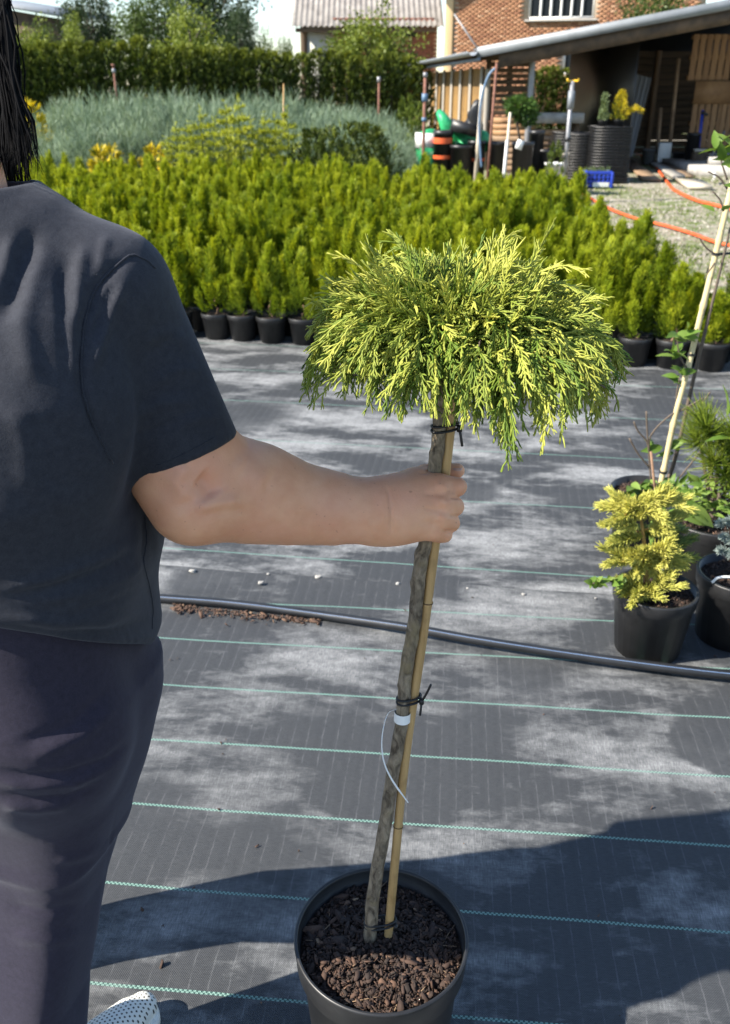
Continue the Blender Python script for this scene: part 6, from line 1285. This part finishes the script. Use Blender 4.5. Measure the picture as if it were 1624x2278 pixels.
for k in range(420):      # the loose lock at the right that hangs past the shoulder
    w = r2.normal(); a = r2.uniform(-1, 1); e_ = r2.uniform(.0, 1.0); zc_ = .915 + .018 * r2.normal()
    ctl = [(-30 + 12 * a, -60), (2 + 10 * a + 5 * w, 60), (8 + 14 * a + 4 * w, 150), (22 + 18 * a, 225), (34 + 24 * a + 5 * w, 285), (40 + 28 * a + 9 * w, 340), (38 + 34 * a + 14 * w - 16 * e_ * (a < 0), 350 + 52 * e_ * (1 - abs(a) * .3))]
    c_ = catmull([hc + (.045 + .02 * a, -.04, .085)] + [P(x_, y_, zc_) for x_, y_ in ctl], 4); c_ = catmull(c_, 2); ph.append(c_[np.linspace(0, (len(c_) - 1) * (r2.uniform(.70, 1.0) if k % 4 else 1.0), 9).astype(int)])
for k in range(46):       # flyaways
    a = r2.uniform(-1, 1.2); zc_ = .91 + .02 * r2.normal(); j = r2.normal(0, 9, (6, 2)) + np.cumsum(r2.normal(0, 5, (6, 2)), 0)
    c_ = catmull([P(x_ + j[i][0], y_ + j[i][1], zc_) for i, (x_, y_) in enumerate([(0, -30), (14, 80), (24 + 10 * a, 180), (40 + 18 * a, 260), (50 + 26 * a, 330), (50 + 34 * a, 385)])], 5); ph.append(c_[np.linspace(0, len(c_) - 1, 9).astype(int)])
ph = np.array(ph); Vh, Qh = tubes_batch(ph, np.tile(np.interp(np.linspace(0, 1, 9), [0, .3, .75, 1], [.0011, .0012, .0007, .00008]), (len(ph), 1)) * r2.uniform(.3, 1.25, (len(ph), 1)), 5)
part('hair', MB().add(V, Q).add(Vh, Qh).mesh('hair', M['hair'], True), person)

# white perforated shoe (right) and its pair
g = N('shoe_white'); p_ = g.obj(); sx = g.n('SeparateXYZ'); g.set(sx.inputs[0], p_); x, y = sx.outputs[0], sx.outputs[1]; pitch = .0072
row = g.math('FLOOR', g.math('DIVIDE', y, pitch)); fx = g.math('SUBTRACT', g.math('FRACT', g.math('ADD', g.math('DIVIDE', x, pitch), g.math('MULTIPLY', row, .5))), .5); fy = g.math('SUBTRACT', g.math('FRACT', g.math('DIVIDE', y, pitch)), .5)
r_ = g.math('SQRT', g.math('ADD', g.math('MULTIPLY', fx, fx), g.math('MULTIPLY', fy, fy))); hole = g.math('LESS_THAN', r_, .23); up_ = g.math('GREATER_THAN', sx.outputs[2], .030); hole = g.math('MULTIPLY', hole, up_)
g.base(g.mix(hole, (.78, .76, .68), (.05, .045, .035)), .7, .3); g.bump(g.math('SUBTRACT', 1.0, hole), .6, .0015); M['shoe_white'] = g.m
def shoe_f(p):
    up = cone_chain(p, [(0, .005, .055), (0, .10, .045), (0, .185, .034), (0, .215, .030)], [.040, .042, .034, .026]); q = p * np.array((1, 1, 1.15), np.float32); d = up
    d = smin(d, ell(p, (0, .02, .075), (.038, .055, .045)), .02); d = smax(d, .018 - p[:, 2], .004)
    return np.minimum(d, np.maximum(np.maximum(cone_chain(p * np.array((1, 1, 0), np.float32), [(0, -.005, 0), (0, .11, 0), (0, .20, 0)], [.040, .047, .040]), p[:, 2] - .021), -p[:, 2]))
V, Q = nets(shoe_f, (-.07, -.07, -.01), (.07, .26, .14), .004); sm_ = mesh('shoe', V, Q, None, M['shoe_white'], True)
for (x_, y_, ang) in ((-.517, .884, R(-36)), (-.745, 1.10, R(-20))):
    o = part('shoe', sm_, person, True); o.location = Vector((x_, y_, .008)) - Vector(person.location); o.rotation_euler.z = ang
